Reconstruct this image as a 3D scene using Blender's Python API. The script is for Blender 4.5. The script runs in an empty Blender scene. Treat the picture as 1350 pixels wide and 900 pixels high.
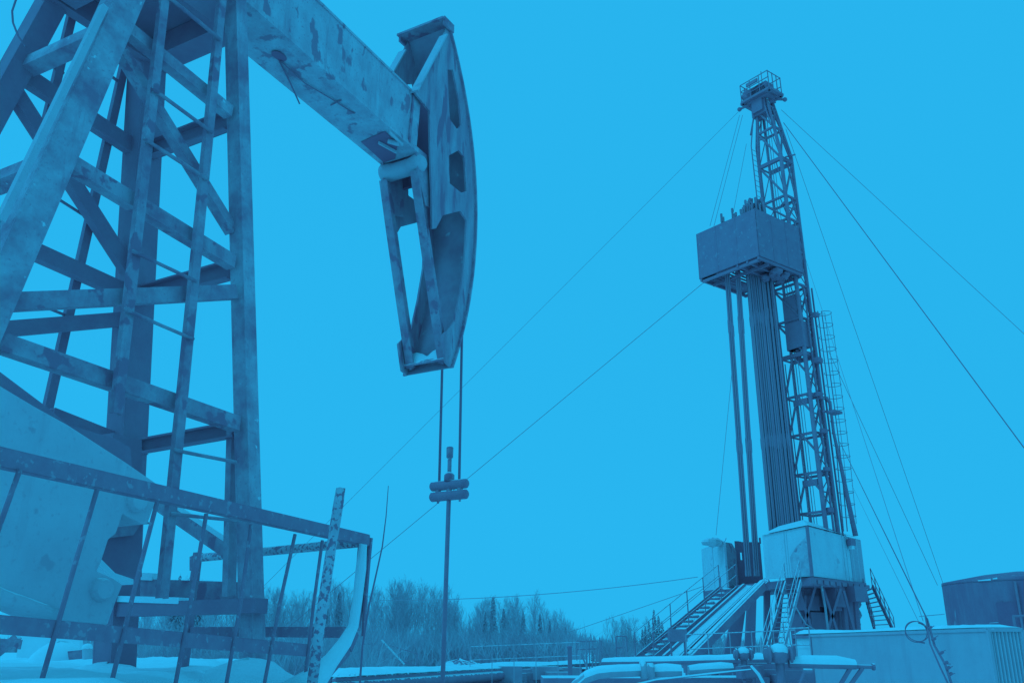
import bpy, math, random
import numpy as np
from mathutils import Vector, Matrix
random.seed(7)
SC = bpy.context.scene
COL = SC.collection

# ------------------------------------------------------------------ camera, sky, sun, exposure
PITCH = math.radians(18.66)
FX = 1200.0                      # focal length in photograph pixels (1350 wide)
CAMZ = 1.7
cam_data = bpy.data.cameras.new('camera')
cam = bpy.data.objects.new('camera', cam_data)
COL.objects.link(cam)
cam.location = (0, 0, CAMZ)
cam.rotation_euler = (math.radians(90) + PITCH, 0, 0)
cam_data.sensor_width = 36.0
cam_data.lens = 36.0 * FX / 1350.0
cam_data.clip_start = 0.05
cam_data.clip_end = 3000
SC.camera = cam

CYAN = (0.0222, 0.468, 0.875)    # the single tint of the overcast air
world = bpy.data.worlds.new('World')
SC.world = world
world.use_nodes = True
wn, wl = world.node_tree.nodes, world.node_tree.links
wn.clear()
sky = wn.new('ShaderNodeTexSky')
sky.sky_type = 'NISHITA'
sky.sun_disc = False
sky.sun_elevation = math.radians(48)
sky.sun_rotation = math.radians(-60)
bw = wn.new('ShaderNodeRGBToBW')
mul = wn.new('ShaderNodeMath'); mul.operation = 'MULTIPLY'; mul.inputs[1].default_value = 0.12
cl = wn.new('ShaderNodeClamp'); cl.inputs['Min'].default_value = 9.75; cl.inputs['Max'].default_value = 10.0
add = wn.new('ShaderNodeMath'); add.operation = 'ADD'; add.inputs[1].default_value = 9.4
mix = wn.new('ShaderNodeVectorMath'); mix.operation = 'SCALE'
mix.inputs[0].default_value = CYAN
bg = wn.new('ShaderNodeBackground'); bg.inputs['Strength'].default_value = 0.1
wo = wn.new('ShaderNodeOutputWorld')
wl.new(sky.outputs[0], bw.inputs[0]); wl.new(bw.outputs[0], mul.inputs[0]); wl.new(mul.outputs[0], add.inputs[0])
wl.new(add.outputs[0], cl.inputs['Value']); wl.new(cl.outputs[0], mix.inputs['Scale'])
wl.new(mix.outputs[0], bg.inputs['Color']); wl.new(bg.outputs[0], wo.inputs[0])

sun_data = bpy.data.lights.new('sun', 'SUN')
sun_data.energy = 0.9
sun_data.angle = math.radians(25)
sun_data.color = (0.022, 0.52, 1.0)
sun = bpy.data.objects.new('sun', sun_data)
COL.objects.link(sun)
sd = Vector((-math.sin(math.radians(60)) * math.cos(math.radians(48)), math.cos(math.radians(60)) * math.cos(math.radians(48)) * -0.6, math.sin(math.radians(48))))
sun.rotation_euler = sd.to_track_quat('Z', 'Y').to_euler()

SC.view_settings.view_transform = 'Standard'
SC.view_settings.look = 'None'
SC.view_settings.exposure = 0
SC.view_settings.gamma = 1
SC.render.resolution_x = 1024
SC.render.resolution_y = 682
SC.render.engine = 'CYCLES'

# ------------------------------------------------------------------ survey helpers
cP, sP = math.cos(PITCH), math.sin(PITCH)
CAM = Vector((0, 0, CAMZ))
def ray(px, py):
    a = (px - 675) / FX; b = (450 - py) / FX
    return Vector((a, cP - b * sP, sP + b * cP))
def aty(px, py, y):
    r = ray(px, py); return CAM + r * (y / r.y)
def atz(px, py, z):
    r = ray(px, py); return CAM + r * ((z - CAMZ) / r.z)
def onp(px, py, p0, n):
    r = ray(px, py); return CAM + r * ((p0 - CAM).dot(n) / r.dot(n))
def dep(p):                       # depth along the view axis -> metres per photo pixel
    return ((p.y) * cP + (p.z - CAMZ) * sP) / FX

# ------------------------------------------------------------------ mesh helpers
class MB:
    def __init__(s): s.v = []; s.f = []
    def add(s, vs, fs):
        o = len(s.v); s.v += [Vector(v) for v in vs]; s.f += [tuple(i + o for i in f) for f in fs]
    def box(s, c, ax, h):
        c = Vector(c); X, Y, Z = [Vector(a) * k for a, k in zip(ax, h)]
        vs = [c + X * i + Y * j + Z * k for i in (-1, 1) for j in (-1, 1) for k in (-1, 1)]
        s.add(vs, [(0, 1, 3, 2), (4, 6, 7, 5), (0, 4, 5, 1), (2, 3, 7, 6), (0, 2, 6, 4), (1, 5, 7, 3)])
    def abox(s, lo, hi):
        lo = Vector(lo); hi = Vector(hi)
        s.box((lo + hi) / 2, ((1, 0, 0), (0, 1, 0), (0, 0, 1)), (hi - lo) / 2)
    def bar(s, p0, p1, w, h, up=(0, 0, 1)):      # h along up, w across
        p0 = Vector(p0); p1 = Vector(p1); d = p1 - p0; L = d.length
        if L < 1e-6: return
        d /= L; side = d.cross(Vector(up))
        if side.length < 1e-4: side = d.cross(Vector((1, 0.1, 0)))
        side.normalize(); u = side.cross(d)
        s.box((p0 + p1) / 2, (d, side, u), (L / 2, w / 2, h / 2))
    def channel(s, p0, p1, w, d, n, t=0.012):    # web faces n, flanges run back from it
        p0 = Vector(p0); p1 = Vector(p1); n = Vector(n).normalized()
        ax = (p1 - p0); L = ax.length; ax /= L
        n = (n - ax * n.dot(ax)).normalized(); sd_ = ax.cross(n)
        m = (p0 + p1) / 2
        s.box(m, (ax, sd_, n), (L / 2, w / 2, t / 2))
        for k in (-1, 1):
            s.box(m + sd_ * k * (w / 2 - t / 2) - n * (d / 2 + t / 2), (ax, sd_, n), (L / 2, t / 2, d / 2))
    def tube(s, pts, r, n=6, cap=True):
        pts = [Vector(p) for p in pts]; rr = r if isinstance(r, (list, tuple)) else [r] * len(pts)
        o = len(s.v); prev = None
        for i, p in enumerate(pts):
            d = (pts[min(i + 1, len(pts) - 1)] - pts[max(i - 1, 0)]).normalized()
            if prev is None:
                a = d.cross(Vector((0, 0, 1)))
                if a.length < 1e-3: a = d.cross(Vector((1, 0, 0)))
            else:
                a = prev - d * prev.dot(d)
            a.normalize(); prev = a; b = d.cross(a)
            for k in range(n):
                t = 2 * math.pi * k / n
                s.v.append(p + (a * math.cos(t) + b * math.sin(t)) * rr[i])
        for i in range(len(pts) - 1):
            for k in range(n):
                k2 = (k + 1) % n
                s.f.append((o + i * n + k, o + i * n + k2, o + (i + 1) * n + k2, o + (i + 1) * n + k))
        if cap:
            s.f.append(tuple(o + k for k in range(n))[::-1])
            s.f.append(tuple(o + (len(pts) - 1) * n + k for k in range(n)))
    def prism(s, poly, off):
        n = len(poly); off = Vector(off)
        vs = [Vector(p) for p in poly] + [Vector(p) + off for p in poly]
        fs = [tuple(range(n))[::-1], tuple(range(n, 2 * n))] + [(i, (i + 1) % n, n + (i + 1) % n, n + i) for i in range(n)]
        s.add(vs, fs)
    def ball(s, c, r, n=10, m=7, sq=(1, 1, 1), jit=0):
        c = Vector(c); o = len(s.v)
        for i in range(m + 1):
            ph = math.pi * i / m
            for k in range(n):
                t = 2 * math.pi * k / n
                q = 1 + random.uniform(-jit, jit)
                s.v.append(c + Vector((math.sin(ph) * math.cos(t) * sq[0], math.sin(ph) * math.sin(t) * sq[1], math.cos(ph) * sq[2])) * r * q)
        for i in range(m):
            for k in range(n):
                k2 = (k + 1) % n
                s.f.append((o + i * n + k, o + (i + 1) * n + k, o + (i + 1) * n + k2, o + i * n + k2))
    def build(s, name, mat, root=None, smooth=False, label=None, bevel=0):
        base = Vector((0, 0, 0))
        r = root
        while r is not None:
            base += r.location; r = r.parent
        me = bpy.data.meshes.new(name)
        me.from_pydata([v - base for v in s.v], [], s.f)
        me.validate(); me.update()
        import bmesh
        bm = bmesh.new(); bm.from_mesh(me); bmesh.ops.recalc_face_normals(bm, faces=bm.faces); bm.to_mesh(me); bm.free()
        me.materials.append(mat)
        if smooth:
            for p in me.polygons: p.use_smooth = True
        o = bpy.data.objects.new(name, me); COL.objects.link(o)
        if root is not None: o.parent = root
        if label: o['label'] = label
        if bevel:
            b = o.modifiers.new('bevel', 'BEVEL'); b.width = bevel; b.segments = 2; b.limit_method = 'ANGLE'
        return o

def thing(name, label, cat, loc=(0, 0, 0), group=None):
    o = bpy.data.objects.new(name, None); COL.objects.link(o); o.location = loc
    o.empty_display_size = 0.3
    return tag(o, label, cat, group)
def tag(o, label, cat, group=None, kind=None):
    o['label'] = label; o['category'] = cat
    if group: o['group'] = group
    if kind: o['kind'] = kind
    return o
def single(mb, name, mat, label, cat, group=None, smooth=False, loc=None, bevel=0, kind=None):
    """a thing that is one mesh, origin at its base"""
    if loc is None:
        xs = [v.x for v in mb.v]; ys = [v.y for v in mb.v]; zs = [v.z for v in mb.v]
        loc = Vector(((min(xs) + max(xs)) / 2, (min(ys) + max(ys)) / 2, min(zs)))
    loc = Vector(loc)
    mb.v = [v - loc for v in mb.v]
    o = mb.build(name, mat, None, smooth, None, bevel); o.location = loc
    return tag(o, label, cat, group, kind)
def structure(mb, name, mat, smooth=False):
    o = mb.build(name, mat, None, smooth); o['kind'] = 'structure'; return o

# ------------------------------------------------------------------ materials
DK = (0.70, 0.200, 0.280); WH = (0.93, 0.90, 0.92)
def tone(t):
    return tuple(DK[i] * (1 - t) + WH[i] * t for i in range(3)) + (1,)
def material(name, t0, t1, scale=3.0, rough=0.75, fleck=None, fleck_scale=25, fleck_pos=0.62, snow=0.0, bump=0.15, stretch=None, spec=0.25, detail=10, contrast=0.18, snow_tone=0.85, streak=0.0, streak_tone=0.0):
    m = bpy.data.materials.new(name); m.use_nodes = True
    n, l = m.node_tree.nodes, m.node_tree.links
    b = n['Principled BSDF']; b.inputs['Roughness'].default_value = rough
    b.inputs['Specular IOR Level'].default_value = spec
    tc = n.new('ShaderNodeTexCoord'); mp = n.new('ShaderNodeMapping')
    l.new(tc.outputs['Object'], mp.inputs[0])
    if stretch: mp.inputs['Scale'].default_value = stretch
    no = n.new('ShaderNodeTexNoise'); no.inputs['Scale'].default_value = scale; no.inputs['Detail'].default_value = detail
    no.inputs['Roughness'].default_value = 0.68
    l.new(mp.outputs[0], no.inputs['Vector'])
    cr = n.new('ShaderNodeValToRGB')
    cr.color_ramp.elements[0].position = 0.5 - contrast; cr.color_ramp.elements[0].color = tone(t0)
    cr.color_ramp.elements[1].position = 0.5 + contrast; cr.color_ramp.elements[1].color = tone(t1)
    l.new(no.outputs[0], cr.inputs[0]); out = cr.outputs[0]
    if fleck is not None:
        n2 = n.new('ShaderNodeTexNoise'); n2.inputs['Scale'].default_value = fleck_scale; n2.inputs['Detail'].default_value = 5
        l.new(mp.outputs[0], n2.inputs['Vector'])
        r2 = n.new('ShaderNodeValToRGB'); r2.color_ramp.elements[0].position = fleck_pos; r2.color_ramp.elements[1].position = fleck_pos + 0.04
        l.new(n2.outputs[0], r2.inputs[0])
        mx = n.new('ShaderNodeMix'); mx.data_type = 'RGBA'
        l.new(r2.outputs[0], mx.inputs['Factor']); l.new(out, mx.inputs['A']); mx.inputs['B'].default_value = tone(fleck)
        out = mx.outputs['Result']
    if streak > 0:
        mp2 = n.new('ShaderNodeMapping'); l.new(tc.outputs['Object'], mp2.inputs[0]); mp2.inputs['Scale'].default_value = (1, 1, 0.12)
        n4 = n.new('ShaderNodeTexNoise'); n4.inputs['Scale'].default_value = streak; n4.inputs['Detail'].default_value = 8; n4.inputs['Roughness'].default_value = .75
        l.new(mp2.outputs[0], n4.inputs['Vector'])
        r4 = n.new('ShaderNodeValToRGB'); r4.color_ramp.elements[0].position = .54; r4.color_ramp.elements[1].position = .70
        r4.color_ramp.elements[1].color = (.75, .75, .75, 1); l.new(n4.outputs[0], r4.inputs[0])
        mx = n.new('ShaderNodeMix'); mx.data_type = 'RGBA'
        l.new(r4.outputs[0], mx.inputs['Factor']); l.new(out, mx.inputs['A']); mx.inputs['B'].default_value = tone(streak_tone)
        out = mx.outputs['Result']
        n5 = n.new('ShaderNodeTexNoise'); n5.inputs['Scale'].default_value = streak * 9; n5.inputs['Detail'].default_value = 4; l.new(tc.outputs['Object'], n5.inputs['Vector'])
        r5 = n.new('ShaderNodeValToRGB'); r5.color_ramp.elements[0].position = .60; r5.color_ramp.elements[1].position = .72; r5.color_ramp.elements[1].color = (.6, .6, .6, 1); l.new(n5.outputs[0], r5.inputs[0])
        mx = n.new('ShaderNodeMix'); mx.data_type = 'RGBA'
        l.new(r5.outputs[0], mx.inputs['Factor']); l.new(out, mx.inputs['A']); mx.inputs['B'].default_value = tone(streak_tone)
        out = mx.outputs['Result']
    if snow > 0:
        ge = n.new('ShaderNodeNewGeometry'); sx = n.new('ShaderNodeSeparateXYZ'); l.new(ge.outputs['Normal'], sx.inputs[0])
        n3 = n.new('ShaderNodeTexNoise'); n3.inputs['Scale'].default_value = 9; l.new(mp.outputs[0], n3.inputs['Vector'])
        ma = n.new('ShaderNodeMath'); ma.operation = 'MULTIPLY_ADD'; ma.inputs[1].default_value = 0.7; l.new(n3.outputs[0], ma.inputs[0]); l.new(sx.outputs[2], ma.inputs[2])
        r3 = n.new('ShaderNodeValToRGB'); p = 1.45 - snow * 0.6
        r3.color_ramp.elements[0].position = min(0.98, p / 1.7 - 0.02); r3.color_ramp.elements[1].position = min(1, p / 1.7 + 0.03)
        md = n.new('ShaderNodeMath'); md.operation = 'DIVIDE'; md.inputs[1].default_value = 1.7; l.new(ma.outputs[0], md.inputs[0]); l.new(md.outputs[0], r3.inputs[0])
        mx = n.new('ShaderNodeMix'); mx.data_type = 'RGBA'
        l.new(r3.outputs[0], mx.inputs['Factor']); l.new(out, mx.inputs['A']); mx.inputs['B'].default_value = tone(snow_tone)
        out = mx.outputs['Result']
    l.new(out, b.inputs['Base Color'])
    if bump:
        bu = n.new('ShaderNodeBump'); bu.inputs['Strength'].default_value = bump; bu.inputs['Distance'].default_value = 0.02
        l.new(no.outputs[0], bu.inputs['Height']); l.new(bu.outputs[0], b.inputs['Normal'])
    return m
M = {}
M['steel'] = material('worn_painted_steel', streak=7, streak_tone=0.0, t0=0.02, t1=0.32, scale=4.2, fleck=0.0, fleck_scale=7, fleck_pos=0.58, contrast=0.13, snow=0.8)
M['leg'] = material('frosted_leg_steel', streak=6, streak_tone=0.0, t0=0.02, t1=0.44, scale=3.4, fleck=0.75, fleck_scale=15, fleck_pos=0.69, contrast=0.14, snow=0.8)
M['beam'] = material('stained_beam_steel', streak=5, streak_tone=0.0, t0=0.24, t1=0.56, scale=3.4, fleck=0.08, fleck_scale=4.5, fleck_pos=0.60, snow=0.5, bump=0.25, stretch=(1.6, 1.6, 0.8))
M['head'] = material('streaked_head_steel', streak=7, streak_tone=0.0, t0=0.08, t1=0.36, scale=2.6, fleck=0.0, fleck_scale=3.2, fleck_pos=0.58, contrast=0.13, snow=0.4, stretch=(2.4, 2.4, 0.5))
M['headin'] = material('shaded_inner_steel', 0.06, 0.26, 4, fleck=0.55, fleck_scale=5, fleck_pos=0.66)  # darker than the head plates: shade of the hollow head put into its colour
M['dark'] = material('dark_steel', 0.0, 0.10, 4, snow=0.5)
M['darkrail'] = material('rusty_dark_rail', 0.0, 0.10, 14, fleck=0.22, fleck_scale=30, fleck_pos=0.60, snow=0.2)
M['mottled'] = material('mottled_peeling_paint', 0.35, 0.62, 9, fleck=0.02, fleck_scale=38, fleck_pos=0.52, snow=0.3)
M['plate'] = material('pale_cast_steel', streak=4, streak_tone=0.3, t0=0.40, t1=0.56, scale=2.2, fleck=0.30, fleck_scale=6, fleck_pos=0.66, snow=0.5)
M['recess_shade'] = material('painted_recess_shade', -0.06, -0.02, 3, bump=0)  # near-black colour painting the shade inside openings and gaps
M['snow'] = material('snow', 0.84, 1.0, 1.8, rough=0.9, bump=0.6, spec=0.1)
M['rig'] = material('rig_steel', 0.0, 0.16, 1.2, snow=0.6)
M['rigdark'] = material('rig_dark_steel', 0.02, 0.08, 1.5)
M['riglight'] = material('rig_galvanised_steel', 0.2, 0.42, 1.5, snow=0.9)
M['board'] = material('board_panel_steel', streak=2.5, streak_tone=0.0, t0=0.02, t1=0.10, scale=1.6, fleck=0.18, fleck_scale=3, fleck_pos=0.62)
M['cabin'] = material('pale_cabin_sheet', streak=1.6, streak_tone=0.45, t0=0.66, t1=0.8, scale=0.8, fleck=0.5, fleck_scale=1.3, fleck_pos=0.64, snow=0.6)
M['cabin2'] = material('grey_cabin_sheet', 0.22, 0.5, 1.2, fleck=0.1, fleck_scale=2.6, fleck_pos=0.6)
M['stained'] = material('soot_stained_sheet', 0.25, 0.72, 1.6, fleck=0.15, fleck_scale=3, fleck_pos=.6)
M['cont'] = material('container_paint', streak=1.6, streak_tone=0.26, t0=0.33, t1=0.42, scale=0.9, fleck=0.6, fleck_scale=7, fleck_pos=0.72, bump=0.1)
M['contlight'] = material('container_end_paint', streak=1.6, streak_tone=0.36, t0=0.48, t1=0.62, scale=0.9, fleck=0.3, fleck_scale=7, fleck_pos=0.7, bump=0.1)
M['contdoor'] = material('container_door_paint', 0.72, 0.85, 1.5, fleck=0.4, fleck_scale=5, fleck_pos=0.68, bump=0.1)
M['tank'] = material('tarred_tank_steel', streak=2.0, streak_tone=0.0, t0=-0.06, t1=0.09, scale=0.9, fleck=0.26, fleck_scale=1.4, fleck_pos=0.66, stretch=(1.5, 1.5, 0.35))
M['bark'] = material('birch_twig', 0.26, 0.50, .3, bump=0)
M['spruce'] = material('spruce_needle', 0.22, 0.36, 3, bump=0)
M['scrub'] = material('dry_scrub', 0.14, 0.62, 0.6, bump=0, contrast=0.12)
M['bed'] = material('slide_steel', 0.12, 0.3, 2)
M['pipe'] = material('line_pipe', 0.22, 0.42, 2, snow=0.9)
M['pipedrk'] = material('rack_pipe', 0.02, 0.14, 2, snow=0.8)
M['wire'] = material('wire_rope', 0.0, 0.05, 4, bump=0)
M['wirefar'] = material('thin_guy_wire', 0.22, 0.34, 4, bump=0)
M['wall'] = material('pale_wall', 0.85, 1.0, 2)
M['far'] = material('far_field', 0.6, 0.9, 0.05, bump=0)

# ------------------------------------------------------------------ ground
FOOT = [(-2.2 - .25 * (i % 2) - .33 * i + random.uniform(-.05, .05), 3.6 + .42 * i) for i in range(9)] + [(random.uniform(-6, -1.2), random.uniform(3, 9)) for _ in range(14)]
def hgt(x, y):
    # raised snow pad the pumping unit stands on, dropping towards the right
    e = (-0.215 * y - x) + 0.25 * math.sin(y * 1.3) * 0.25
    e = max(0, min(1, e / 1.1 + 0.35)); e = e * e * (3 - 2 * e)
    g = max(0, min(1, (15 - y) / 3.0)); g = g * g * (3 - 2 * g)
    g2 = max(0, min(1, (y + 3) / 2.5)); h2 = max(0, min(1, (x + 16) / 4))
    z = 1.585 * e * g * g2 * h2
    z += 0.028 * math.sin(x * 2.3 + 1) * math.sin(y * 1.7) + 0.018 * math.sin(x * 5.1) * math.sin(y * 4.3 + 2) + 0.010 * math.sin(x * 13 + y * 9)
    for (fx, fy) in FOOT:
        q = ((x - fx) ** 2 + (y - fy) ** 2) / 0.03
        if q < 4: z -= 0.05 * math.exp(-q)
    return z
def grid_obj(name, xs, ys, hf, mat):
    mb = MB(); nx, ny = len(xs), len(ys)
    mb.v = [Vector((x, y, hf(x, y))) for y in ys for x in xs]
    mb.f = [(j * nx + i, j * nx + i + 1, (j + 1) * nx + i + 1, (j + 1) * nx + i) for j in range(ny - 1) for i in range(nx - 1)]
    return structure(mb, name, mat, True)
near_x = list(np.arange(-20, 12.01, 0.14)); near_y = list(np.arange(-4, 22.01, 0.14))
def hn(x, y):
    d = min(x + 20, 12 - x, y + 4, 22 - y); k = max(0, min(1, d / 1.5))
    return hgt(x, y) * k - 0.004 * (1 - k)
gnd = grid_obj('snow_ground', near_x, near_y, hn, M['snow'])
mb = MB()                                      # the sheet beyond it, out to the horizon, left open round the near sheet
X0, X1, Y0, Y1, R = -20, 12, -4, 22, 2200
for a in ((-R, -R, R, Y0), (-R, Y1, R, R), (-R, Y0, X0, Y1), (X1, Y0, R, Y1)):
    mb.add([(a[0], a[1], -0.004), (a[2], a[1], -0.004), (a[2], a[3], -0.004), (a[0], a[3], -0.004)], [(0, 1, 2, 3)])
structure(mb, 'snow_field', M['snow'])

# ------------------------------------------------------------------ pumping unit
TH, PCX, PCY = 1.05, -2.562, 5.299
U = Vector((math.cos(TH), math.sin(TH), 0)); V = Vector((math.sin(TH), -math.cos(TH), 0)); Z = Vector((0, 0, 1))
ZB, BH, BW, TILT = 6.439, 0.62, 0.226, -0.071
ZT = ZB - 0.5
def PW(u, v, z): return Vector((PCX, PCY, 0)) + U * u + V * v + Z * z
def leg_uv(su, sv, z):
    a = 0.39 + (0.125 if su > 0 else 0.225) * (ZT - z)
    return su * a, sv * (0.463 + 0.038 * (ZT - z))
def legp(su, sv, z):
    a, b = leg_uv(su, sv, z); return PW(a, b, z)
def face(k):
    if k == 'front': a, b, c = legp(1, 1, 2), legp(1, -1, 2), legp(1, 1, 5.5)
    if k == 'near': a, b, c = legp(1, 1, 2), legp(-1, 1, 2), legp(1, 1, 5.5)
    if k == 'rear': a, b, c = legp(-1, 1, 2), legp(-1, -1, 2), legp(-1, 1, 5.5)
    if k == 'far': a, b, c = legp(1, -1, 2), legp(-1, -1, 2), legp(1, -1, 5.5)
    n = (b - a).cross(c - a).normalized()
    if n.dot(CAM - a) < 0: n = -n
    return a, n
FACES = {k: face(k) for k in ('front', 'near', 'rear', 'far')}
def fpt(k, p, off=0.0):
    a, n = FACES[k]; return onp(p[0], p[1], a + n * off, n)

pj = thing('pumpjack', 'large steel pumpjack on the left, with braced tower, sloping beam and curved horsehead', 'pumpjack', (PCX, PCY, 1.5))
# tower legs
def leg(su, sv, fu, fv, mat, z0=1.45, z1=ZT + .75):
    b = MB(); p0, p1 = legp(su, sv, z0), legp(su, sv, z1)
    ax = (p1 - p0).normalized(); m = (p0 + p1) / 2; L = (p1 - p0).length
    uu = (U - ax * U.dot(ax)).normalized(); vv = ax.cross(uu).normalized()
    t = 0.014
    # two plates back to back with lips, like a pair of channels
    b.box(m + vv * (fv / 2) * (-sv if vv.dot(V) > 0 else sv) * -1, (ax, uu, vv), (L / 2, fu / 2, t / 2))
    b.box(m - vv * (fv / 2) * (-sv if vv.dot(V) > 0 else sv) * -1, (ax, uu, vv), (L / 2, fu / 2, t / 2))
    b.box(m + uu * (fu / 2 - t / 2) * su, (ax, uu, vv), (L / 2, t / 2, fv / 2 - t / 2 - 0.001))
    b.box(m - uu * (fu / 2 - t / 2) * su, (ax, uu, vv), (L / 2, t / 2, fv / 2 - t / 2 - 0.001))
    return b.build('leg', mat, pj)
leg(1, 1, 0.10, 0.105, M['leg'])
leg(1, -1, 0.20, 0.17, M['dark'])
leg(-1, 1, 0.17, 0.15, M['leg'])
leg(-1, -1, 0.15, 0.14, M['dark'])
def brace(k, p0, p1, wpx, mat='steel', off=0.0, d=0.06, n=1, name='brace'):
    a, b_ = fpt(k, p0, off), fpt(k, p1, off)
    w = wpx * (dep(a) + dep(b_)) / 2
    m = MB(); m.channel(a, b_, w, d, FACES[k][1] * n)
    return m.build(name, M[mat], pj)
# front face
brace('front', (204, 199), (304, 161), 25, 'dark', d=-0.07, off=-0.03)
brace('front', (186, 391), (308, 357), 24, 'dark', d=-0.07, off=-0.03)
brace('front', (158, 594), (316, 566), 20, 'dark', d=-0.07, off=-0.03)
brace('front', (205, 662), (303, 729), 18, 'steel', off=-0.02)
brace('front', (303, 566), (297, 786), 10, 'steel', off=0.01, name='strut')
# near face
brace('near', (14, 397), (312, 384), 21, 'steel', off=0.02)
brace('near', (-14, 444), (316, 558), 22, 'steel', off=0.02)
brace('near', (98, 215), (310, 345), 20, 'steel', off=0.02)
brace('near', (168, 34), (306, 147), 17, 'leg', off=0.02)
brace('near', (163, 66), (310, 304), 14, 'steel', off=-0.02)
# rear and far faces
brace('rear', (28, 83), (125, 39), 20, 'leg', d=0.09)
brace('rear', (-15, 237), (45, 213), 20, 'leg', d=0.09)
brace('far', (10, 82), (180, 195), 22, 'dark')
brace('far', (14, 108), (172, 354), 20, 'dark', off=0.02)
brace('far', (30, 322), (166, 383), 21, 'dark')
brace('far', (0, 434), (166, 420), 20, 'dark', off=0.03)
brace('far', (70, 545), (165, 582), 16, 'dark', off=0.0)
brace('near', (139, 8), (2, 291), 9, 'plate', off=.10, d=.03, name='leg_flange')
# ladder on the near face
def tubepx(k, pts, wpx, name, mat, off, root=pj, flat=True):
    P = [fpt(k, p, off) for p in pts]; w = wpx * dep(P[0]); m = MB()
    for a, b_ in zip(P[:-1], P[1:]):
        if flat: m.channel(a, b_, w, 0.03, FACES[k][1], 0.008)
    if not flat: m.tube(P, w / 2, 8)
    return m.build(name, M[mat], root, smooth=not flat)
lad = thing('ladder', 'steel ladder with thin round rungs fixed up the near side of the pumpjack tower', 'ladder', legp(1, 1, 1.6))
tubepx('near', [(219, -10), (155, 545)], 12, 'stringer', 'steel', 0.10, lad)
tubepx('near', [(295, -10), (216, 788)], 11, 'stringer', 'steel', 0.10, lad)
for a, b_ in (((224, -2), (291, 53)), ((201, 117), (280, 175)), ((190, 183), (274, 237)), ((175, 331), (259, 371)), ((164, 408), (255, 447)), ((230, 593), (311, 609)), ((226, 677), (316, 686))):
    tubepx('near', [a, b_], 5.2, 'rung', 'steel', 0.125, lad, flat=False)
lad2 = thing('ladder', 'dark narrow ladder on the shaded far side of the pumpjack tower, thinnest of the ladders', 'ladder', legp(-1, -1, 1.6))
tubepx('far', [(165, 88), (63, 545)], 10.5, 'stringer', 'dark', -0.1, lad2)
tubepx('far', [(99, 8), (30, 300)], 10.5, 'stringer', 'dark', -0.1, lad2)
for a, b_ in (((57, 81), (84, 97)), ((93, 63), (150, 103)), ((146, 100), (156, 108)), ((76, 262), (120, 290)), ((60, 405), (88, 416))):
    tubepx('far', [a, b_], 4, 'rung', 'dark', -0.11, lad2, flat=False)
# head frame of the tower
m = MB()
zz = ZT
for v in (-0.38, 0.36): m.box(PW(0, v, zz), (U, V, Z), (0.5, 0.04, 0.09))
for u in (-0.4, 0.4): m.box(PW(u, 0, zz), (U, V, Z), (0.09, 0.32, 0.088))
m.box(PW(-0.02, -0.02, zz + 0.12), (U, V, Z), (0.50, 0.36, 0.025))
m.build('top_frame', M['dark'], pj)
m = MB(); m.box(PW(0, 0, ZT + 0.30), (U, V, Z), (0.3, 0.34, 0.155)); m.tube([PW(0, -0.38, ZT + 0.36), PW(0, 0.36, ZT + 0.36)], 0.12, 16)
m.build('saddle_bearing', M['dark'], pj)
# walking beam
def BP(u, v, h): return PW(u, v, ZB + u * TILT + h)
bU = (U + Z * TILT).normalized(); bZ = V.cross(bU).normalized() * -1
if bZ.z < 0: bZ = -bZ
ub0, ub1 = -2.7, 2.95
m = MB()
mid = (ub0 + ub1) / 2; L = (ub1 - ub0) / 2
m.box(BP(mid, 0, 0.012), (bU, V, bZ), (L, BW, 0.012))
m.box(BP(mid, 0, BH - 0.012), (bU, V, bZ), (L, BW, 0.012))
for v in (-1, 1): m.box(BP(mid, v * (BW - 0.02), BH / 2), (bU, V, bZ), (L, 0.008, BH / 2 - 0.025))
for v in (-1, 1): m.box(BP(mid, v * (BW - 0.006), 0.035), (bU, V, bZ), (L, 0.006, 0.011))
m.build('walking_beam', M['beam'], pj)
m = MB(); m.box(BP(ub1 - 0.14, BW - 0.006, BH / 2), (bU, V, bZ), (0.012, 0.012, BH / 2 - 0.03)); m.box(BP(ub1 - 0.02, 0, BH / 2), (bU, V, bZ), (0.012, BW - 0.035, BH / 2 - 0.03))
m.build('end_stiffener', M['steel'], pj)
# black disc painted as the shade of a hole in the lower flange; loose wires
def onflange(px, py, off=0.0):
    p0 = BP(0, 0, off); return onp(px, py, p0, bZ)
c = onflange(368, 74, -0.004); m = MB()
poly = [c + U * 0.075 * math.cos(t) + V * 0.048 * math.sin(t) for t in [i * math.pi / 8 for i in range(16)]]
m.prism(poly, bZ * -0.004); m.build('hole_shade', M['recess_shade'], pj)
m = MB(); m.tube([onflange(368, 80, -0.01), onflange(382, 108, -0.02), onflange(395, 137, -0.05)], 0.007, 5)
m.tube([onflange(370, 80, -0.01), onflange(385, 95, -0.015), onflange(402, 110, -0.015), onflange(436, 130, -0.012), onflange(467, 150, -0.01)], 0.005, 5)
m.tube([onflange(436, 139, -0.01), onflange(450, 132, -0.01)], 0.006, 5)
m.build('cable', M['wire'], pj, True)
c = onflange(499, 198, -0.012); m = MB()
pl = [onflange(*p, -0.004) for p in ((476, 187), (491, 180), (508, 173), (524, 190), (521, 209), (506, 214))]
m.prism(pl, bZ * -0.004); m.build('slot_shade', M['recess_shade'], pj)  # black patch on the flange painting the dark inside its slot
m = MB()
pl = [onflange(*p, -0.03) for p in ((499, 188), (513, 174), (531, 191), (523, 201))]
for a, b_ in ((pl[0], pl[3]), (pl[1], pl[2])): m.bar(a, b_, 0.012, 0.03, bZ)
m.tube([onflange(512, 186, -0.02), onflange(526, 190, -0.05)], 0.025, 8)
m.build('slot_bracket', M['plate'], pj)

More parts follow.
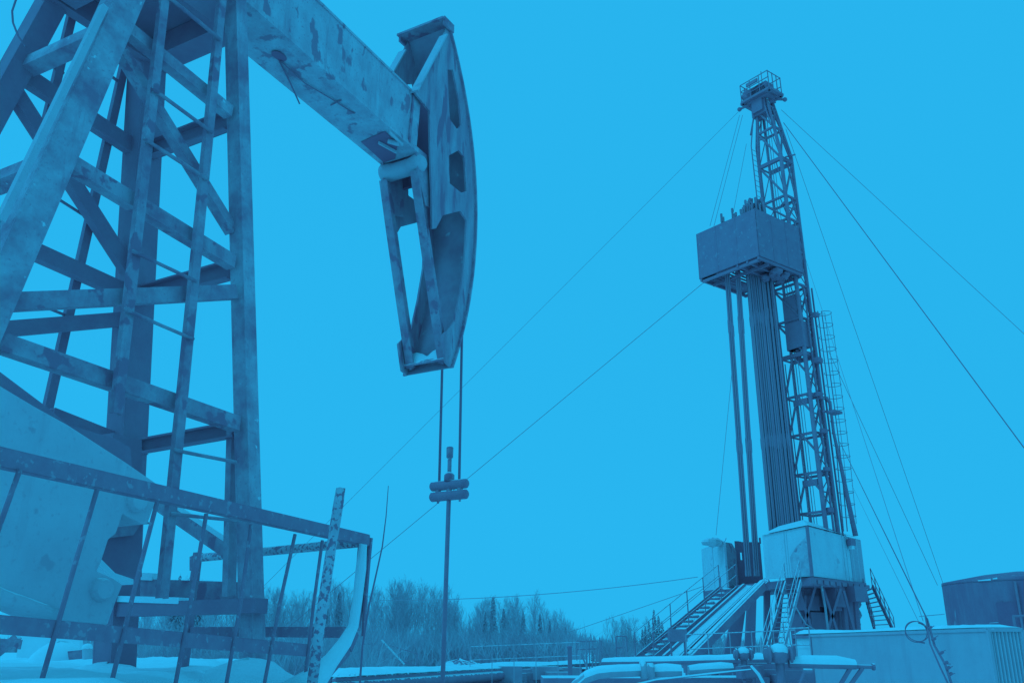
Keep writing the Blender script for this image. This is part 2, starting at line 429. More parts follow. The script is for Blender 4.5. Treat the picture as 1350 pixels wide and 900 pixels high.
# horsehead: traced on its near side plate, then built with both plates and the arc sheet between them
HW = 0.265
def onV(px, py, v): return onp(px, py, PW(0, v, 0), V)
def uw(px, py, v=HW):
    p = onV(px, py, v) - Vector((PCX, PCY, 0)); return p.dot(U), p.z
arc_px = [(590, 32), (600, 68), (610, 110), (616, 150), (621, 180), (625, 220), (627, 270), (626, 315), (622, 360), (617, 400), (609, 430), (597, 487)]
A_ = np.array([uw(*p) for p in arc_px])
# least-squares circle
Q = np.c_[2 * A_, np.ones(len(A_))]; sol = np.linalg.lstsq(Q, (A_ ** 2).sum(1), rcond=None)[0]
cu, cw = sol[0], sol[1]; RR = math.sqrt(sol[2] + cu * cu + cw * cw)
a0 = math.atan2(A_[0][1] - cw, A_[0][0] - cu); a1 = math.atan2(A_[-1][1] - cw, A_[-1][0] - cu)
NA = 28
arc = [(cu + RR * math.cos(a0 + (a1 - a0) * i / NA), cw + RR * math.sin(a0 + (a1 - a0) * i / NA)) for i in range(NA + 1)]
rear = [uw(*p) for p in ((588, 478), (583, 442), (599, 424), (607, 383), (613, 341), (615, 290), (607, 278), (584, 284), (575, 301), (570, 302), (569, 250), (568, 226), (566, 146), (546, 121), (585, 47))]
STV = 0.185
str_uw = [uw(*p, STV) for p in ((583, 478), (571, 400), (555, 290), (546, 225))]
holes = [[uw(*p) for p in h] for h in (
    [(592, 205), (605, 198), (612, 207), (615, 252), (608, 254), (593, 242)],
    [(590, 92), (597, 92), (605, 130), (608, 165), (603, 171), (593, 157)])]
def curve_plate(name, outer, holes, v0, th, mat, root):
    cu_ = bpy.data.curves.new(name, 'CURVE'); cu_.dimensions = '2D'; cu_.fill_mode = 'BOTH'; cu_.extrude = th / 2
    for ring in [outer] + holes:
        sp = cu_.splines.new('POLY'); sp.points.add(len(ring) - 1); sp.use_cyclic_u = True
        for i, (a, b_) in enumerate(ring): sp.points[i].co = (a, b_, 0, 1)
    o = bpy.data.objects.new(name, cu_); COL.objects.link(o)
    bpy.context.view_layer.update()
    me = bpy.data.meshes.new_from_object(o.evaluated_get(bpy.context.evaluated_depsgraph_get()))
    bpy.data.objects.remove(o)
    base = root.location
    for vt in me.vertices:
        a, b_, c_ = vt.co; vt.co = PW(a, v0 + c_, b_) - base
    me.update(); me.materials.clear(); me.materials.append(mat)
    ob = bpy.data.objects.new(name, me); COL.objects.link(ob); ob.parent = root
    return ob
hh = thing('horsehead', 'x', 'x')            # becomes a part of the pumping unit
bpy.data.objects.remove(hh)
outer = arc + rear
for v in (HW - 0.01, -HW + 0.01): curve_plate('head_side_plate', outer, holes, v, 0.02, M['head'], pj)
m = MB()                                        # arc sheet
for (a, b_), (c_, d_) in zip(arc[:-1], arc[1:]):
    q = [PW(a, -HW + .021, b_), PW(a, HW - .021, b_), PW(c_, HW - .021, d_), PW(c_, -HW + .021, d_)]
    m.prism(q, U * -0.014)
hs = m.build('head_arc_sheet', M['headin'], pj)
m = MB()                                        # rim lips and rear edge flanges
for v in (HW + 0.006, -HW - 0.006):
    m = MB()
    for (a, b_), (c_, d_) in zip(arc[:-1], arc[1:]): m.bar(PW(a - 0.012, v, b_), PW(c_ - 0.012, v, d_), 0.02, 0.04, V)
    m.build('head_rim', M['steel'], pj)
def uwW(p, v): return PW(p[0], v, p[1])
r_ = rear
for v in (HW, -HW):
    m = MB(); a, b_ = uwW(rear[-2], v), uwW(rear[-1], v)
    d = (b_ - a).normalized(); n = d.cross(V).normalized()
    m.box((a + b_) / 2, (d, V, n), ((b_ - a).length / 2, 0.05, 0.008)); m.build('upper_strut', M['plate'], pj)  # pale steel here paints the light the strut flange catches from above
    m = MB()
    pp = [uwW(q_, v * STV / HW) for q_ in str_uw]
    for a, b_ in zip(pp[:-1], pp[1:]):
        d = (b_ - a).normalized(); n = d.cross(V).normalized(); m.box((a + b_) / 2, (d, V, n), ((b_ - a).length / 2, 0.045, 0.008))
        m.box((a + b_) / 2 + U * 0.05, (d, V, n), ((b_ - a).length / 2, 0.014, 0.05))
    m.build('lower_strut', M['steel'], pj)
m = MB()
T = arc[0]; m.box(PW(T[0] - 0.06, 0, T[1] - 0.02), (U, V, Z), (0.09, HW + 0.03, 0.012))
for v in (-HW - 0.02, HW + 0.02): m.box(PW(T[0] - 0.02, v, T[1] - 0.03), (U, V, Z), (0.09, 0.012, 0.05))
m.build('head_top_plate', M['steel'], pj)
m = MB(); B = arc[-1]; C_ = str_uw[0]
m.prism([PW(B[0] - 0.02, -HW, B[1] + 0.09), PW(B[0] - 0.02, HW, B[1] + 0.09), PW(C_[0] - 0.03, HW, C_[1] - 0.02), PW(C_[0] - 0.03, -HW, C_[1] - 0.02)], Z * -0.02)
m.v = [v + Z * .05 for v in m.v]
m.build('head_bottom_plate', M['steel'], pj)
# snow lying inside the foot of the head
m = MB(); rows = []
for i in range(7):
    f = i / 6
    for j in range(9):
        g = j / 8
        u = (B[0] - 0.03) * (1 - f) + (C_[0] - 0.01) * f
        w = (B[1] + 0.095) * (1 - f) + (C_[1] - 0.015) * f
        rows.append(Z * .05 + PW(u, (-HW + 0.02) * (1 - g) + (HW - 0.02) * g, w + 0.005 + (0.16 * (1 - f) + 0.06) * math.sin(math.pi * min(1, .1 + .9 * (1 - abs(2 * g - 1)))) * random.uniform(.7, 1) * (0.3 + f * 0.5 if f < 0.8 else .2)))
m.v = rows; m.f = [(i * 9 + j, i * 9 + j + 1, (i + 1) * 9 + j + 1, (i + 1) * 9 + j) for i in range(6) for j in range(8)]
m.build('snow_drift', M['snow'], pj, True)
m = MB()                                       # clinging snow on inner sheet
for px, py, r in ((588, 345, .05), (589, 362, .06), (586, 380, .07), (583, 398, .06), (607, 372, .05), (604, 390, .05), (602, 405, .045), (600, 418, .04)):
    a, w = uw(px, py, 0.1); m.ball(PW(a + 0.03, 0.05 if px < 595 else 0.16, w), r, 8, 6, (1, 1, 1.7), 0.25)
# hinge: cross tube under the beam end
zc = uw(530, 218, 0)
hc = onV(531, 222, 0.0)
m = MB(); m.tube([hc - V * .235, hc - V * .22, hc - V * .1 - Z * .01, hc + V * .1 - Z * .01, hc + V * .2, hc + V * .25], [.09, .1, .085, .085, .1, .06], 18)
m.build('hinge_tube', M['plate'], pj, True)
for v in (-0.2, 0.2):
    m = MB(); c0 = hc + V * v
    m.prism([c0 + U * -0.10 + Z * .14, c0 + U * 0.22 + Z * .12, c0 + U * 0.30 - Z * .35, c0 + U * 0.10 - Z * 0.42, c0 - U * 0.04 - Z * 0.16], V * 0.02)
    m.build('hinge_lug', M['steel'], pj)
m = MB(); a = uw(562, 150, 0.1); b_ = uw(562, 228, 0.1)
m.box(PW((a[0] + b_[0]) / 2 + 0.08, 0, (a[1] + b_[1]) / 2 + .1), (U, V, Z), (0.02, HW - 0.03, 0.5))
m.build('gap_shade_plate', M['recess_shade'], pj)  # black sheet behind the beam end, painting the shade in the gap

# bridle, carrier bar and polished rod
UR = cu + RR + 0.012
rodtop = onV(592, 590, 0.0)
ROD = PW(UR, 0, 0)
def rod_z(py):
    # height on the vertical rod line seen at this photo row
    lo, hi = 0.0, 9.0
    for _ in range(50):
        z = (lo + hi) / 2; y_, z_ = ROD.y, z - CAMZ
        q = 450 - FX * (-y_ * sP + z_ * cP) / (y_ * cP + z_ * sP)
        if q > py: lo = z
        else: hi = z
    return z
br = thing('bridle', 'wire bridle of two cables hanging from the horsehead with double carrier bar and polished rod', 'bridle', (ROD.x, ROD.y, 1.0))
for v in (-0.115, 0.115):
    m = MB(); pts = [PW(cu + (RR + 0.012) * math.cos(t), v, cw + (RR + 0.012) * math.sin(t)) for t in np.linspace(0.22, 0, 8)]
    pts.append(PW(UR, v, rod_z(645))); m.tube(pts, 0.013, 8); m.build('cable', M['wire'], br, True)
for py, nm in ((639, 'carrier_bar'), (653, 'carrier_bar')):
    m = MB(); z = rod_z(py)
    m.tube([PW(UR, -0.21, z), PW(UR, -0.195, z), PW(UR, 0.195, z), PW(UR, 0.21, z)], [0.03, 0.046, 0.046, 0.03], 14); m.build(nm, M['dark'], br, True)
m = MB()
for v in (-0.125, 0, 0.125):
    m = MB(); m.tube([PW(UR, v, rod_z(652)), PW(UR, v, rod_z(640))], 0.028, 8)
    if v: m.tube([PW(UR, v, rod_z(652)), PW(UR, v, rod_z(662))], 0.012, 6)
    m.build('spacer', M['steel'], br)
m = MB(); m.tube([PW(UR, 0, rod_z(z)) for z in (634, 626, 622)], [0.05, 0.05, 0.022], 12)
m.tube([PW(UR, 0, rod_z(622)), PW(UR, 0, rod_z(603))], 0.020, 10); m.tube([PW(UR, 0, rod_z(604)), PW(UR, 0, rod_z(603)), PW(UR, 0, rod_z(590)), PW(UR, 0, rod_z(588.5))], [0.02, 0.032, 0.034, 0.024], 12)
m.build('rod_clamp', M['steel'], br, True)
m = MB(); m.tube([PW(UR, 0, rod_z(656)), PW(UR, -0.03, 0.9)], 0.021, 12); m.build('polished_rod', M['dark'], br, True)
m = MB(); g = ROD
m.tube([g + Z * 0.0, g + Z * 0.75], 0.14, 16); m.tube([g + Z * 0.75, g + Z * 0.8], 0.2, 16); m.tube([g + Z * 0.8, g + Z * 1.02], 0.08, 16)
m.tube([g + Z * 0.45 - V * 0.5, g + Z * 0.45 + V * 0.5], 0.07, 12)
single(m, 'wellhead', M['rig'], 'squat steel wellhead below the polished rod', 'wellhead', smooth=False)

# base skid, counterweight
m = MB()
for p0, p1, h in (((150, 803), (345, 798), 17),):
    a, b_ = atz(p0[0], p0[1], 1.7 + 0.3), None
a = fpt('front', (150, 804), 0.03); b_ = fpt('front', (345, 798), 0.03)
m.bar(a, b_, 0.10, 17 * dep(a), Z); m.build('base_beam', M['dark'], pj)
m = MB(); a = fpt('front', (140, 777), -0.35); b_ = fpt('front', (330, 785), -0.35)
m.bar(a, b_, 0.10, 30 * dep(a), Z); m.build('base_beam', M['steel'], pj)
m = MB(); a2 = a + Z * (15 * dep(a) + .02); b2 = b_ + Z * (15 * dep(b_) + .02)
m.bar(a2, a2 * 0.62 + b2 * 0.38, 0.12, 0.05, Z); m.build('snow_cap', M['snow'], pj)
m = MB(); a = fpt('front', (150, 793), 0.02); b_ = fpt('front', (245, 794), 0.02); m.bar(a + Z * .02, b_ + Z * .01, 0.12, 0.04, Z); m.build('snow_cap', M['snow'], pj)
# foot snow piles round the legs
def pile(c, r, h, lab):
    m = MB(); n = 14
    ring = []
    for i in range(6):
        f = i / 5
        for k in range(n):
            t = 2 * math.pi * k / n
            rr = r * f * random.uniform(0.9, 1.1)
            m.v.append(Vector(c) + Vector((rr * math.cos(t), rr * math.sin(t), h * (1 - f * f) ** 1.3 * random.uniform(.93, 1.05) - 0.03)))
    m.f = [(i * n + k, i * n + (k + 1) % n, (i + 1) * n + (k + 1) % n, (i + 1) * n + k) for i in range(5) for k in range(n)]
    return structure(m, 'snow_drift', M['snow'], True)
for (su, sv, r, h) in ((1, 1, 0.34, 0.13), (1, -1, 0.35, 0.10)):
    p = legp(su, sv, 1.55); pile((p.x, p.y - 0.12, 1.55), r, h, '')
# counterweight slab, near side
CV = 0.95
def cwp(p, off=0.0): return onV(p[0], p[1], CV + off)
out = [(-60, 470), (0, 508), (45, 535), (90, 560), (166, 609), (208, 638), (204, 664), (195, 690), (188, 691), (162, 677), (153, 703), (143, 711), (133, 742), (128, 752), (150, 762), (162, 770), (152, 795), (142, 823), (70, 817), (-60, 762)]
m = MB(); m.prism([cwp(p) for p in out], V * -0.22); cwo = m.build('counterweight', M['plate'], pj, bevel=0.006)
for p, r in (((178, 661), 11), ((132, 777), 12)):
    m = MB(); c = cwp(p); k = dep(c); 
    m.tube([c - V * 0.01, c + V * 0.02, c + V * 0.045], [r * k * 1.35, r * k * 1.25, r * k], 18); m.build('bolt_head', M['plate'], cwo, bevel=0.004)
# raised lower rib of the slab
m = MB(); m.tube([cwp((-60, 760), .01), cwp((0, 786), .01), cwp((40, 800), .01), cwp((72, 812), .01)], 0.035, 10); m.build('rib', M['plate'], cwo, True)
# far slab: its dark upper edge shows above the near one
m = MB(); out2 = [(-60, 455), (0, 490), (60, 535), (90, 560), (150, 577), (172, 590), (176, 640), (100, 640), (-60, 560)]
m.prism([onV(p[0], p[1], CV - 0.30) for p in out2], V * -0.16); m.build('counterweight', M['dark'], pj)
# gearbox body behind the slab notch
m = MB()
m.prism([onV(p[0], p[1], 0.45) for p in ((150, 570), (187, 580), (187, 760), (140, 760), (120, 700))], V * -0.35); m.build('gear_case', M['dark'], pj)
m = MB(); m.prism([onV(p[0], p[1], 0.6) for p in ((132, 735), (152, 755), (176, 763), (176, 770), (150, 764), (130, 744))], V * -0.1); m.build('snow_ledge', M['snow'], pj)
m = MB(); m.prism([onV(p[0], p[1], 0.5) for p in ((143, 709), (176, 705), (186, 690), (200, 690), (165, 672), (155, 690))], V * -0.1); m.build('crank_boss', M['steel'], pj)
pile(fpt('front', (167, 587), 0.0) - Z * 0.02, 0.15, 0.11, '')
# hanging loop of hose, top left
m = MB(); pts = [aty(x, y, 4.6) for x, y in ((28, -25), (21, 0), (16, 15), (17, 30), (24, 48), (34, 62))]; m.tube(pts, 0.006, 6)
m.build('hose', M['wire'], pj, True)

# ------------------------------------------------------------------ guard rail in the foreground
zr = 2.35
G0, G1, G2 = atz(-60, 588, zr), atz(487, 712, zr), atz(262, 735, zr)
gd = (G1 - G0).normalized(); gn = gd.cross(Z).normalized()
def onG(px, py, off=0.0): return onp(px, py, G0 + gn * off, gn)
gr = thing('guard_rail', 'dark rusty guard railing with thin slanting bars in the left foreground', 'railing', (G1.x, G1.y, 1.5))
m = MB(); t = 0.006
H_ = 0.066
m.box((G0 + G1) / 2, (gd, gn, Z), ((G1 - G0).length / 2, t / 2, H_ / 2)); m.box((G0 + G1) / 2 + Z * (H_ / 2) - gn * 0.03, (gd, gn, Z), ((G1 - G0).length / 2, 0.03, t / 2)); m.box((G0 + G1) / 2 + Z * (-H_ / 2) - gn * 0.02, (gd, gn, Z), ((G1 - G0).length / 2, 0.02, t / 2))
m.build('top_rail', M['darkrail'], gr)
m = MB(); a, b_ = onG(-60, 818, 0.008), onG(407, 857, 0.008); m.bar(a, b_, 0.008, 0.062, Z); m.bar(a + Z * .03 - gn * .03, b_ + Z * .03 - gn * .03, 0.06, 0.006, Z); m.build('lower_rail', M['darkrail'], gr)
for pts in ([(26, 619), (-4, 702)], [(128, 645), (95, 757), (53, 903)], [(207, 662), (180, 765), (146, 903)], [(272, 677), (262, 735), (231, 903)], [(331, 691), (318, 790), (298, 903)], [(389, 704), (370, 790), (348, 903)], [(425, 712), (413, 800), (401, 903)]):
    m = MB(); P = [onG(p[0], p[1], 0.016) for p in pts]; m.tube(P, 0.0095, 8); m.build('bar', M['darkrail'], gr, True)
# return frame
gd2 = (G2 - G1).normalized(); gn2 = gd2.cross(Z).normalized()
def onG2(px, py): return onp(px, py, G1, gn2)
m = MB(); m.tube([onG2(262, 735), onG2(483, 714)], 0.03, 10); m.build('end_rail', M['mottled'], gr, True)
m = MB(); a, b_ = onG2(253, 832), onG2(456, 833); m.bar(a, b_, 0.03, 0.066, Z); m.build('end_rail', M['darkrail'], gr)
m = MB(); a, b_ = onG2(261, 728), onG2(240, 898); m.bar(a, b_, 0.05, 0.05, gn2); a = onG2(255, 733); b_ = onG2(255, 751); m.bar(a, b_, 0.04, 0.04, gn2); m.build('post', M['darkrail'], gr)
# corner post caked in snow
m = MB(); P = [onG(p[0], p[1]) for p in ((484, 708), (479, 770), (471, 828), (462, 850), (435, 880), (405, 905))]
for a, b_ in zip(P[:-1], P[1:]): m.bar(a - gn * .02, b_ - gn * .02, 0.015, 0.12, gd)
m.build('post', M['darkrail'], gr)
m = MB(); P = [onG(p[0], p[1], 0.03) for p in ((479, 717), (476, 750), (471, 790), (466, 825), (455, 846), (435, 872), (414, 896), (392, 925))]
m.tube(P, [0.026, 0.030, 0.029, 0.032, 0.04, 0.046, 0.07, 0.13], 12); 
for i in range(len(m.v)): m.v[i] += Vector((random.uniform(-.004, .004), random.uniform(-.004, .004), random.uniform(-.004, .004)))
m.build('snow_crust', M['snow'], gr, True)
m = MB(); P = [onG(489, 709, 0.0), onG(486, 740, 0), onG(481, 800, 0), onG(479, 838, 0)]; m.tube(P, 0.014, 6); m.build('corner_bar', M['darkrail'], gr)
# mottled pole
m = MB(); Yp = 4.6
P = [aty(p[0], p[1], Yp) for p in ((449, 645), (446, 665), (437, 720), (425, 800), (411, 905))]
m.tube(P, [0.024, 0.026, 0.025, 0.026, 0.026], 12)
for i in range(12): m.v[i] += Z * random.uniform(-.01, .012)
single(m, 'pole', M['mottled'], 'thin mottled pole with flaking bark leaning upright beside the railing corner', 'pole', smooth=True)
m = MB(); P = [aty(p[0], p[1], 5.2) for p in ((512, 640), (509, 680), (504, 720), (494, 765), (486, 800), (478, 850), (474, 905))]
m.tube(P, [0.002, 0.003, 0.004, 0.005, 0.005, 0.006, 0.006], 5)
single(m, 'dry_stalk', M['wire'], 'thin dry stalk rising in front of the trees, right of the railing corner', 'stalk')

# bits standing in the snow at the lower left
m = MB(); a = aty(20, 890, 11); 
q = [aty(17, 893, 11.4), aty(104, 893, 11.4), aty(106, 830, 11.4), aty(27, 830, 11.4)]
m.prism(q, (0, .08, 0)); single(m, 'white_panel', M['wall'], 'plain white board standing in the snow behind the counterweight', 'panel')
m = MB(); m.ball(aty(72, 888, 10.6), 0.34, 16, 10, (1, .8, 1.0), 0.03); single(m, 'snow_heap', M['snow'], 'rounded heap of snow in front of the white board', 'snow heap', smooth=True, kind='stuff')
m = MB(); q = [aty(93, 893, 10.2), aty(108, 893, 10.2), aty(108, 856, 10.2), aty(89, 858, 10.2), aty(91, 872, 10.2)]; m.prism(q, (0, .3, 0)); single(m, 'steel_plate', M['steel'], 'upright steel plate beside the capped pipe stub in the snow', 'plate')
st = thing('pipe_stub', 'short upright pipe stub with a cap of snow, lower left', 'pipe', aty(116, 893, 10.0))
m = MB(); m.tube([aty(116, 897, 10), aty(115, 853, 10)], 0.05, 14); m.build('stub', M['plate'], st, True)
m = MB(); m.ball(aty(115, 853, 10), 0.055, 12, 8, (1, 1, .75), .05); m.build('snow_cap', M['snow'], st, True)
for q_, (p0, p1, w, Y_, lab) in enumerate((((-20, 846), (26, 849), .09, 9.6, 'level dark steel member at the left edge beside the white board'), ((-20, 874), (24, 838), .06, 9.2, 'slanting steel member at the left edge beside the white board'))):
    m = MB(); m.bar(aty(*p0, Y_), aty(*p1, Y_), .08, w); single(m, 'steel_member', M['steel'], lab, 'scrap')

# ------------------------------------------------------------------ drilling rig
RA = Vector((0.788, 0.616, 0)); RB = Vector((-0.616, 0.788, 0))
RX = Vector((19.62, 57.5, 0))
LEAN = Vector((-0.0125, 0.0, 0))
def mp_(a, b, z): return RX + RA * a + RB * b + LEAN * (z - 6) + Z * z
MWB, MWA = 1.9, 1.25
def zat(px, py, a, b):            # height on a mast line seen at this row
    lo, hi = 0, 60
    for _ in range(50):
        z = (lo + hi) / 2; p = mp_(a, b, z); y_, z_ = p.y, z - CAMZ
        q = 450 - FX * (-y_ * sP + z_ * cP) / (y_ * cP + z_ * sP)
        if q > py: lo = z
        else: hi = z
    return z
rig = thing('drilling_rig', 'tall lattice drilling rig with crown platform, boxed pipe board and raised floor on the right', 'drilling rig', (19.5, 58.5, 0))
LEGS = {'n': (0, 0), 'l': (0, MWB), 'r': (MWA, 0), 'f': (MWA, MWB)}
ztop = zat(0, 140, 0, MWB)
zbend = zat(0, 215, 0, MWB)
def taper(a, b, z):
    q = 0.0 if z < zbend else (z - zbend) / (ztop - zbend)
    k = 1 - 0.52 * q
    ca, cb = MWA / 2, MWB / 2
    return ca - .3 * q + (a - ca) * k, cb + .12 * q + (b - cb) * k
def mpt(a, b, z):
    a, b = taper(a, b, z); return mp_(a, b, z)
for k, (a, b_) in LEGS.items():
    m = MB(); r = 0.15 if k != 'f' else 0.11
    m.tube([mpt(a, b_, 6.0), mpt(a, b_, 12), mpt(a, b_, zbend), mpt(a, b_, ztop)], [r, r, r * .9, r * .8], 8); m.build('mast_leg', M['rig'], rig, True)
rows = [678, 627, 576, 526, 474, 428, 384, 340, 300, 270, 222, 179, 150]
zl = [zat(0, y, 0, MWB) for y in rows]
for i, z in enumerate(zl):
    m = MB(); c4 = [mpt(*LEGS[k], z) for k in ('l', 'n', 'r', 'f')]
    thick = 0.26 if rows[i] in (474, 222) else 0.15
    for a, b_ in ((0, 1), (1, 2), (2, 3)): m.bar(c4[a], c4[b_], thick * .8, thick)
    m.bar(c4[3], c4[0], .08, .1)
    m.build('mast_girt', M['rigdark'], rig)
for i in range(len(zl) - 1):
    z0, z1 = zl[i], zl[i + 1]
    L0, N0, R0, F0 = [mpt(*LEGS[k], z0) for k in ('l', 'n', 'r', 'f')]; L1, N1, R1, F1 = [mpt(*LEGS[k], z1) for k in ('l', 'n', 'r', 'f')]
    m = MB()
    if rows[i] > 480:                    # K braces on the broad face
        mid1 = (L1 + N1) / 2
        m.tube([L0, mid1], .075, 6); m.tube([N0 * .5 + N1 * .5, mid1], .075, 6)
    else:
        m.tube([L1, N0], .08, 6)
        m.tube([(L1 + N1) / 2 * .5 + N1 * .5, N0], .04, 5)
    m.tube([N0, R1], .075, 6); m.tube([R0, (N1 + R1) / 2], .07, 6)
    if rows[i] < 340: m.tube([L0, F1], .035, 5)
    m.build('mast_brace', M['rig'], rig)
# gusset plates and the crown block housing
m = MB()
for y in (531, 637): 
    z = zat(0, y, 0, 1.0); m.box(mpt(0, 0.75, z), (RB, RA, Z), (.55, .04, .2))
m.build('gusset_plate', M['rigdark'], rig)
# narrow second column & pipes on the right of the mast (hoist lines, standpipe)
for a, b_, r in ((0.45, -0.25, .06), (0.9, -0.25, .085), (1.6, -0.1, .06), (.3, 1.0, .03), (.5, 1.3, .03), (.7, .6, .03)):
    m = MB(); z1 = zat(0, 380, a, b_) if r > .05 else zat(0, 150, a, b_)
    m.tube([mp_(a, b_, 7.5), mp_(a, b_, z1)], r, 6); m.build('mast_pipe' if r > .05 else 'hoist_line', M['rig'] if r > .05 else M['wirefar'], rig)
for a, b_, r, y0, y1 in ((.1, .12, .035, 700, 400), (1.15, .25, .045, 700, 440), (.9, .5, .03, 690, 300), (.2, 1.75, .035, 700, 480), (1.3, .9, .05, 700, 420), (.15, 1.2, .02, 700, 180), (.6, 1.5, .02, 700, 180), (.9, 1.2, .02, 700, 180)):
    m = MB(); m.tube([mp_(a, b_, zat(0, y0, a, b_)), mp_(a + .1, b_ + .05, zat(0, (y0 + y1) / 2, a, b_)), mp_(a, b_, zat(0, y1, a, b_))], r, 5); m.build('service_line', M['rig'] if r > .025 else M['wirefar'], rig)
for i in range(len(zl) - 4):
    m = MB(); zm = (zl[i] + zl[i + 1]) / 2
    m.tube([mpt(0, 0, zm), mpt(MWA, 0, zl[i])], .035, 5); m.tube([mpt(0, 0, zm), mpt(MWA, 0, zl[i + 1])], .035, 5); m.bar(mpt(0, 0, zm), mpt(MWA, 0, zm), .05, .08); m.build('side_lacing', M['rig'], rig)
# travelling block housing (dark box inside mast, rows 400-470)
za, zb_ = zat(0, 462, .3, .9), zat(0, 392, .3, .9)
m = MB(); m.box(mp_(.3, .75, (za + zb_) / 2), (RA, RB, Z), (.3, .55, (zb_ - za) / 2)); m.box(mp_(.25, .55, za + .9), (RA, RB, Z), (.42, .66, .9))
m.tube([mp_(.3, .7, za), mp_(.3, .7, za - .8)], .18, 10)
m.build('travelling_block', M['rigdark'], rig)
# crown
zc = ztop
m = MB()
CA, CB = .25, 1.2
def crp(a, b, z): return mp_(CA + a, CB + b, z)
m.box(crp(0, 0, zc + .15), (RA, RB, Z), (.6, .9, .12)); m.box(crp(0, 0, zc + .75), (RA, RB, Z), (.45, .8, .6)); m.box(crp(0, .1, zc - .5), (RA, RB, Z), (.42, .62, .6)); m.ball(crp(-.4, .9, zc + .9), .45, 9, 7, (1, 1, 1), .15); m.box(crp(.5, -.8, zc + .5), (RA, RB, Z), (.2, .3, .3)); m.bar(crp(-.6, 1.1, zc + .9), crp(.5, -1.1, zc + .2), .25, .3); m.ball(crp(.4, -.5, zc + .1), .35, 8, 6, (1, 1, 1), .3)
m.tube([crp(-.45, -.1, zc + .75), crp(.45, -.1, zc + .75)], .62, 18); m.box(crp(-.35, .1, zc - .4), (RA, RB, Z), (.25, .45, .5))
m.build('crown_block', M['rigdark'], rig)
m = MB()
ca, cb = .75, 1.25; zf = zc + .3
cor = [(-ca, -cb), (-ca, cb), (ca, cb), (ca, -cb)]
for i in range(4):
    p, q = cor[i], cor[(i + 1) % 4]; P0, P1 = crp(*p, zf), crp(*q, zf)
    m.bar(P0, P1, .3, .18)
m.build('crown_deck', M['rig'], rig)
m = MB()
for i in range(4):
    p, q = cor[i], cor[(i + 1) % 4]
    for h in ((.55, 1.0, 1.55) if i < 2 else (.75, 1.5)):
        if i == 3 and h < 1: continue
        m.tube([crp(*p, zf + h), crp(*q, zf + h)], .035, 5)
    for t in (0, .33, .66):
        a_, b_ = p[0] * (1 - t) + q[0] * t, p[1] * (1 - t) + q[1] * t
        m.tube([crp(a_, b_, zf), crp(a_, b_, zf + 1.55)], .04, 5)
m.tube([crp(-.3, -.4, zf), crp(-.3, -.4, zf + 2.1)], .03, 5)
m.box(crp(-ca, .2, zf + 1.25), (RB, RA, Z), (.5, .05, .13))
m.build('crown_railing', M['rig'], rig)
for p in ((-ca - .1, cb + .2), (ca, -cb - .2)):
    m = MB(); m.ball(crp(p[0], p[1], zf - .45), .17, 8, 6); m.bar(crp(p[0], p[1], zf - .45), crp(p[0] * .3, p[1] * .3, zf - .1), .1, .14); m.build('guy_bracket', M['rigdark'], rig)
# raking struts below crown
m = MB()
for a, b_ in ((-.6, .9), (.6, .9), (-.6, -.9), (.6, -.9)):
    m.tube([crp(a * .5, b_ * .35, zc), crp(a * 1.0, b_ * 1.0, zl[-2])], .06, 6)
m.build('crown_strut', M['rig'], rig)
# board box
bm_ = atz(1001, 336, 26)
def bx(a, b, z): return Vector((bm_.x, bm_.y, 0)) + RA * a + RB * b + Z * z
mw = 0.05
WA_, WB_ = 4.75, 5.05
z0b, z1b = 25.95, 29.35
for (p, q) in (((0, 0), (WA_, 0)), ((0, 0), (0, WB_)), ((0, WB_), (WA_ * .35, WB_)), ((WA_, 0), (WA_, 2.2))):
    m = MB(); A0, A1 = bx(*p, z0b), bx(*q, z0b); d = (A1 - A0).normalized(); n = d.cross(Z)
    if p == (0, 0) and q[1] > 0: n = -n
    m.box((A0 + A1) / 2 + Z * (z1b - z0b) / 2, (d, n, Z), ((A1 - A0).length / 2, .03, (z1b - z0b) / 2))
    L = (A1 - A0).length
    for i in range(4):
        c = A0 + d * (.03 + i * (L - .06) / 3); m.box(c + n * .03 + Z * (z1b - z0b) / 2, (d, n, Z), (.03, .012, (z1b - z0b) / 2 - .02))
    m.build('board_panel', M['board'], rig)
m = MB(); 
for b_ in (0.12, 1.0, 1.8, WB_ - .12): m.bar(bx(0, b_, z0b - .1), bx(WA_, b_, z0b - .1), .14, .2)
for a_ in (0.12, 1.2, WA_ - .12): m.bar(bx(a_, .2, z0b - .22), bx(a_, WB_ - .2, z0b - .22), .14, .2)
m.box(bx(WA_ / 2 + .9, 1.3, z0b + .03), (RA, RB, Z), (WA_ / 2 - 1.0, 1.2, .03)); m.box(bx(.45, WB_ / 2, z0b + .03), (RA, RB, Z), (.42, WB_ / 2 - .1, .03))
m.box(bx(WA_ / 2, WB_ - .7, z0b + .03), (RA, RB, Z), (WA_ / 2 - .1, .6, .03))
for i in range(10): m.bar(bx(.9, 1.3 + i * .33, z0b + .02), bx(3.3, 1.3 + i * .33, z0b + .02), .05, .12)
m.build('board_floor', M['rigdark'], rig)
m = MB()
for i in range(9): m.ball(bx(WA_ - 1.5 + random.uniform(-1, .7), random.uniform(.3, 1.6), z0b - .35), .32, 8, 6, (1.2, 1, .8), .3)
m.build('hanging_bundle', M['rigdark'], rig)
